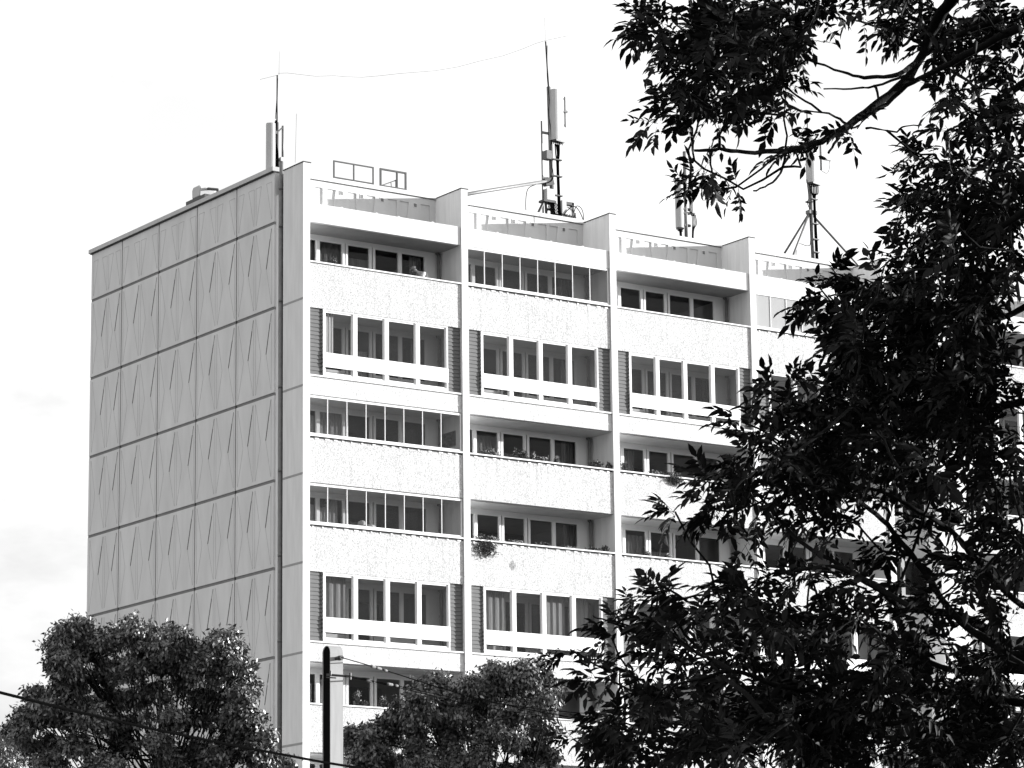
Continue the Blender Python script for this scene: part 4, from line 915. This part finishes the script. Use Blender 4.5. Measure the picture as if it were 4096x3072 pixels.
def person(hx, hy, hz, zf, drop, label, cap):
    """someone bending forwards to the left; hx, hy, hz = centre of the head, zf = floor"""
    t = empty('person', (hx+.5, hy, zf), label, 'person')
    H0 = Vector((hx, hy, hz)); neck = H0+Vector((.11, .02, -.045)); ch = neck+Vector((.17, .0, -drop)); wa = ch+Vector((.20, .02, -.28)); pe = wa+Vector((.03, .01, -.17))
    k1 = (pe+Vector((-.16, 0, 0))); k1.z = (pe.z+zf)/2+.02; an = Vector((pe.x-.02, hy, zf+.09)); toe = an+Vector((-.16, 0, -.05))
    V = [pe, wa, ch, neck, H0+Vector((.03, 0, .005)), H0+Vector((-.035, 0, -.03))]; E_ = [(0,1),(1,2),(2,3),(3,4),(4,5)]; Rr = [(.15,.12),(.14,.11),(.15,.11),.048,.085,.072]
    for s_ in (-1, 1):
        b0 = len(V); sy = .17*s_
        sh = ch+Vector((.0, sy, .0)); el = sh+Vector((-.12, .04*s_, -.27)); wr = el+Vector((-.16, -.06*s_, -.14)); pa = wr+Vector((-.07, -.01*s_, -.04))
        V += [sh, el, wr, pa]; E_ += [(2, b0), (b0, b0+1), (b0+1, b0+2), (b0+2, b0+3)]; Rr += [.06, .045, .03, (.04, .02)]
        for f in range(5):
            i1 = len(V); fd = Vector((-.05, (.02*(f-2))*s_*.9, -.02)) if f < 4 else Vector((-.015, -.045*s_, -.015))
            V += [pa+fd*.6+Vector((0, .008*(f-2)*s_, 0)), pa+fd*1.3+Vector((0, .010*(f-2)*s_, -.02))]; E_ += [(b0+3, i1), (i1, i1+1)]; Rr += [.010, .008]
        b1 = len(V); hp = pe+Vector((0, .10*s_, -.05)); V += [hp, k1+Vector((0, .11*s_, 0)), an+Vector((0, .12*s_, 0)), toe+Vector((0, .13*s_, 0))]
        E_ += [(0, b1), (b1, b1+1), (b1+1, b1+2), (b1+2, b1+3)]; Rr += [.10, .065, .045, .04]
    skinfig('body', V, E_, Rr, M['skin'], t)
    # shirt: a slightly larger shell over trunk and upper arms
    V2 = [wa+Vector((.01, 0, -.12)), wa, ch.lerp(wa, .45)+Vector((.045, 0, .04)), ch, neck+Vector((.035, 0, -.005))]; E2 = [(0,1),(1,2),(2,3),(3,4)]; R2 = [(.18,.15),(.175,.14),(.19,.16),(.185,.15),.075]
    for s_ in (-1, 1):
        sh = ch+Vector((0, .17*s_, 0)); el = sh+Vector((-.10, .035*s_, -.225)); i = len(V2); V2 += [sh, el]; E2 += [(3, i), (i, i+1)]; R2 += [.08, .065]
    skinfig('shirt', V2, E2, R2, M['shirt'], t)
    V3 = [pe]; E3 = []; R3 = [(.17,.14)]
    for s_ in (-1, 1):
        i = len(V3); V3 += [pe+Vector((0, .10*s_, -.05)), k1+Vector((0, .11*s_, 0)), an+Vector((0, .12*s_, .02))]; E3 += [(0, i), (i, i+1), (i+1, i+2)]; R3 += [.115, .08, .065]
    skinfig('trousers', V3, E3, R3, M['trousers'], t)
    blob(H0+Vector((-.055, 0, -.085)), .022, M['skin'], 'nose', t, (1, .7, 1.2))
    for s_ in (-1, 1):
        blob(H0+Vector((.03, .083*s_, -.02)), .026, M['skin'], 'ear', t, (.7, .35, 1.1))
        blob(H0+Vector((-.085, .032*s_, -.055)), .011, M['dark_edge'], 'eye', t)
    if cap:
        blob(H0+Vector((.0, 0, .012)), .108, M['cap'], 'cap', t, (1.12, .92, .95), (0, -.55, 0), cut=.05)
        b = MB(); b.prism([tuple(H0+Vector(v)) for v in ((-.09, -.07, .01), (-.17, -.045, -.05), (-.18, 0, -.06), (-.17, .045, -.05), (-.09, .07, .01))], (0, 0, .008)); b.build('cap_peak', M['cap'], t)
    else:
        blob(H0+Vector((.012, 0, .012)), .108, M['skin'], 'bald_crown', t, (1.36, 1.0, 1.12), (0, -.25, 0))
pt = on(1655, 1078, 1, .62); person(pt[0], .62, pt[2], -2.89, .09, 'person in a grey cap and pale shirt bending low on the top balcony', True)
pt = on(1446, 2103, 1, .45); person(pt[0], .45, pt[2]+.045, -8.4-2.89, .02, 'bald person in a white shirt bending behind the glazed third-row balcony', False)

# ------------------------------------------------------------------ balcony plants
def spray(name, c, a, h, n, leaf, m, parent, dyy=.10, up=.5, seed=0):
    r_ = np.random.default_rng(seed+5); x = r_.normal(0, .5, (n, 3))*np.array([a, dyy, h]) + np.array(c); d = nrm(r_.normal(0, .6, (n, 3))+np.array([0, -.2, up])); nn = nrm(r_.normal(0, .8, (n, 3))+np.array([0, -.5, .3]))
    S = nrm(np.cross(d, nn)); ln = (leaf*r_.uniform(.6, 1.3, n))[:, None]; mid = x+d*ln*.5; V = np.stack([x, mid+S*ln*.3, x+d*ln, mid-S*ln*.3], 1).reshape(-1, 3)
    return mesh_from(name, V, [(np.arange(n)*4)[:, None]+np.array([[0, 1, 2, 3]])], [m], parent)
PL = [ # u, v(base), half width px, height px, flowers, trailing, label
 (1938,1838,22,36,0,0,'dense dark balcony plant at the left end of the third-row parapet'),
 (1975,1842,28,42,1,0,'feathery grass-like balcony plant with pale tips beside the dense dark one'),
 (2068,1850,18,50,0,0,'left of two rounded conifer-like balcony shrubs'),(2095,1855,22,48,0,0,'right of two rounded conifer-like balcony shrubs'),
 (2132,1856,8,46,1,0,'slender flower stalk with small round heads on the parapet'),(2172,1858,30,28,1,0,'low bushy plant with pale flowers before the dark panes'),
 (2227,1862,10,34,1,0,'thin two-headed flower stalk before the right pane'),(2388,1880,34,34,0,0,'dark spiky bush at the right end of the same parapet'),(2440,1886,18,30,0,0,'small dark spiky bush touching the third fin'),
 (1935,2168,46,70,0,1,'large ivy-like plant trailing far down over the parapet'),(1975,2172,20,20,1,0,'small white flowering plant beside the trailing one'),
 (2065,2182,36,16,1,0,'row of white blossoms in a shallow box'),(2175,2192,34,18,0,0,'low leafy plant in the middle of the fourth-row parapet'),(2270,2200,30,12,1,0,'thin line of white blossoms right of the leafy plant'),(2375,2208,28,14,0,0,'flat dark plant near the fin on the fourth row'),(2420,2210,16,22,0,0,'small spiky plant next to the third fin'),
 (2500,1888,16,40,0,0,'wispy dry plant right of the third fin'),(2620,1898,22,12,1,0,'flat pale plant left of the big flower ball'),(2690,1905,34,40,1,1,'big round ball of white flowers hanging over the parapet'),
 (2985,1935,26,26,1,0,'white flowers seen between ash leaves by the fourth fin'),(2590,2225,12,16,1,0,'small pale flower tuft on the fourth row'),(2672,2236,14,16,1,0,'second small pale flower tuft on the fourth row'),
 (1430,2805,12,34,1,0,'tall pale bloom on a stalk next to the tram mast'),(1448,2822,26,14,0,0,'low dark plants right beside the tram mast'),(1530,2818,12,26,1,0,'round pale bloom between two panes'),(1550,2833,18,14,0,0,'low dark plant under the round bloom'),(1614,2820,9,22,1,0,'small pale bloom before the white mullion'),
 (1336,1056,12,20,0,0,'small pale leafy plant on the top left parapet'),
]
for i, (u, v, a, h, fl, tr, lab) in enumerate(PL):
    p = on(u, v, 1, .12); mpx = 1/127.0; A, Hh = a*mpx*1.15, h*mpx
    t = empty('balcony_plant', tuple(p), lab, 'plant', 'plants on the balcony parapets')
    b = MB(); b.box(p[0]-A*.6, p[0]+A*.6, .16, .28, p[2]-.12, p[2]+.02); b.build('planter', M['planter'], t)
    if tr: spray('foliage', (p[0], .03, p[2]-Hh*.36), A*1.0, Hh*.5, 1200, .06, M['plant'], t, .05, -.4, i)
    spray('foliage', (p[0], .14, p[2]+Hh*(.12 if tr else .45)), A*.8, Hh*(.2 if tr else .55), int(220+A*1800), .06, M['plant'], t, .07, .8, i+50)
    if fl: spray('flowers', (p[0], .08, p[2]+Hh*(.75 if not tr else .1)), A*.8, Hh*.4, int(30+A*280), .035, M['flower'], t, .08, .2, i+90)
    if h > 30 and a < 13: MB().tube([(p[0], .14, p[2]-.02), (p[0]+.01, .13, p[2]+Hh*.9)], .006, 5).build('stalk', M['plant'], t)
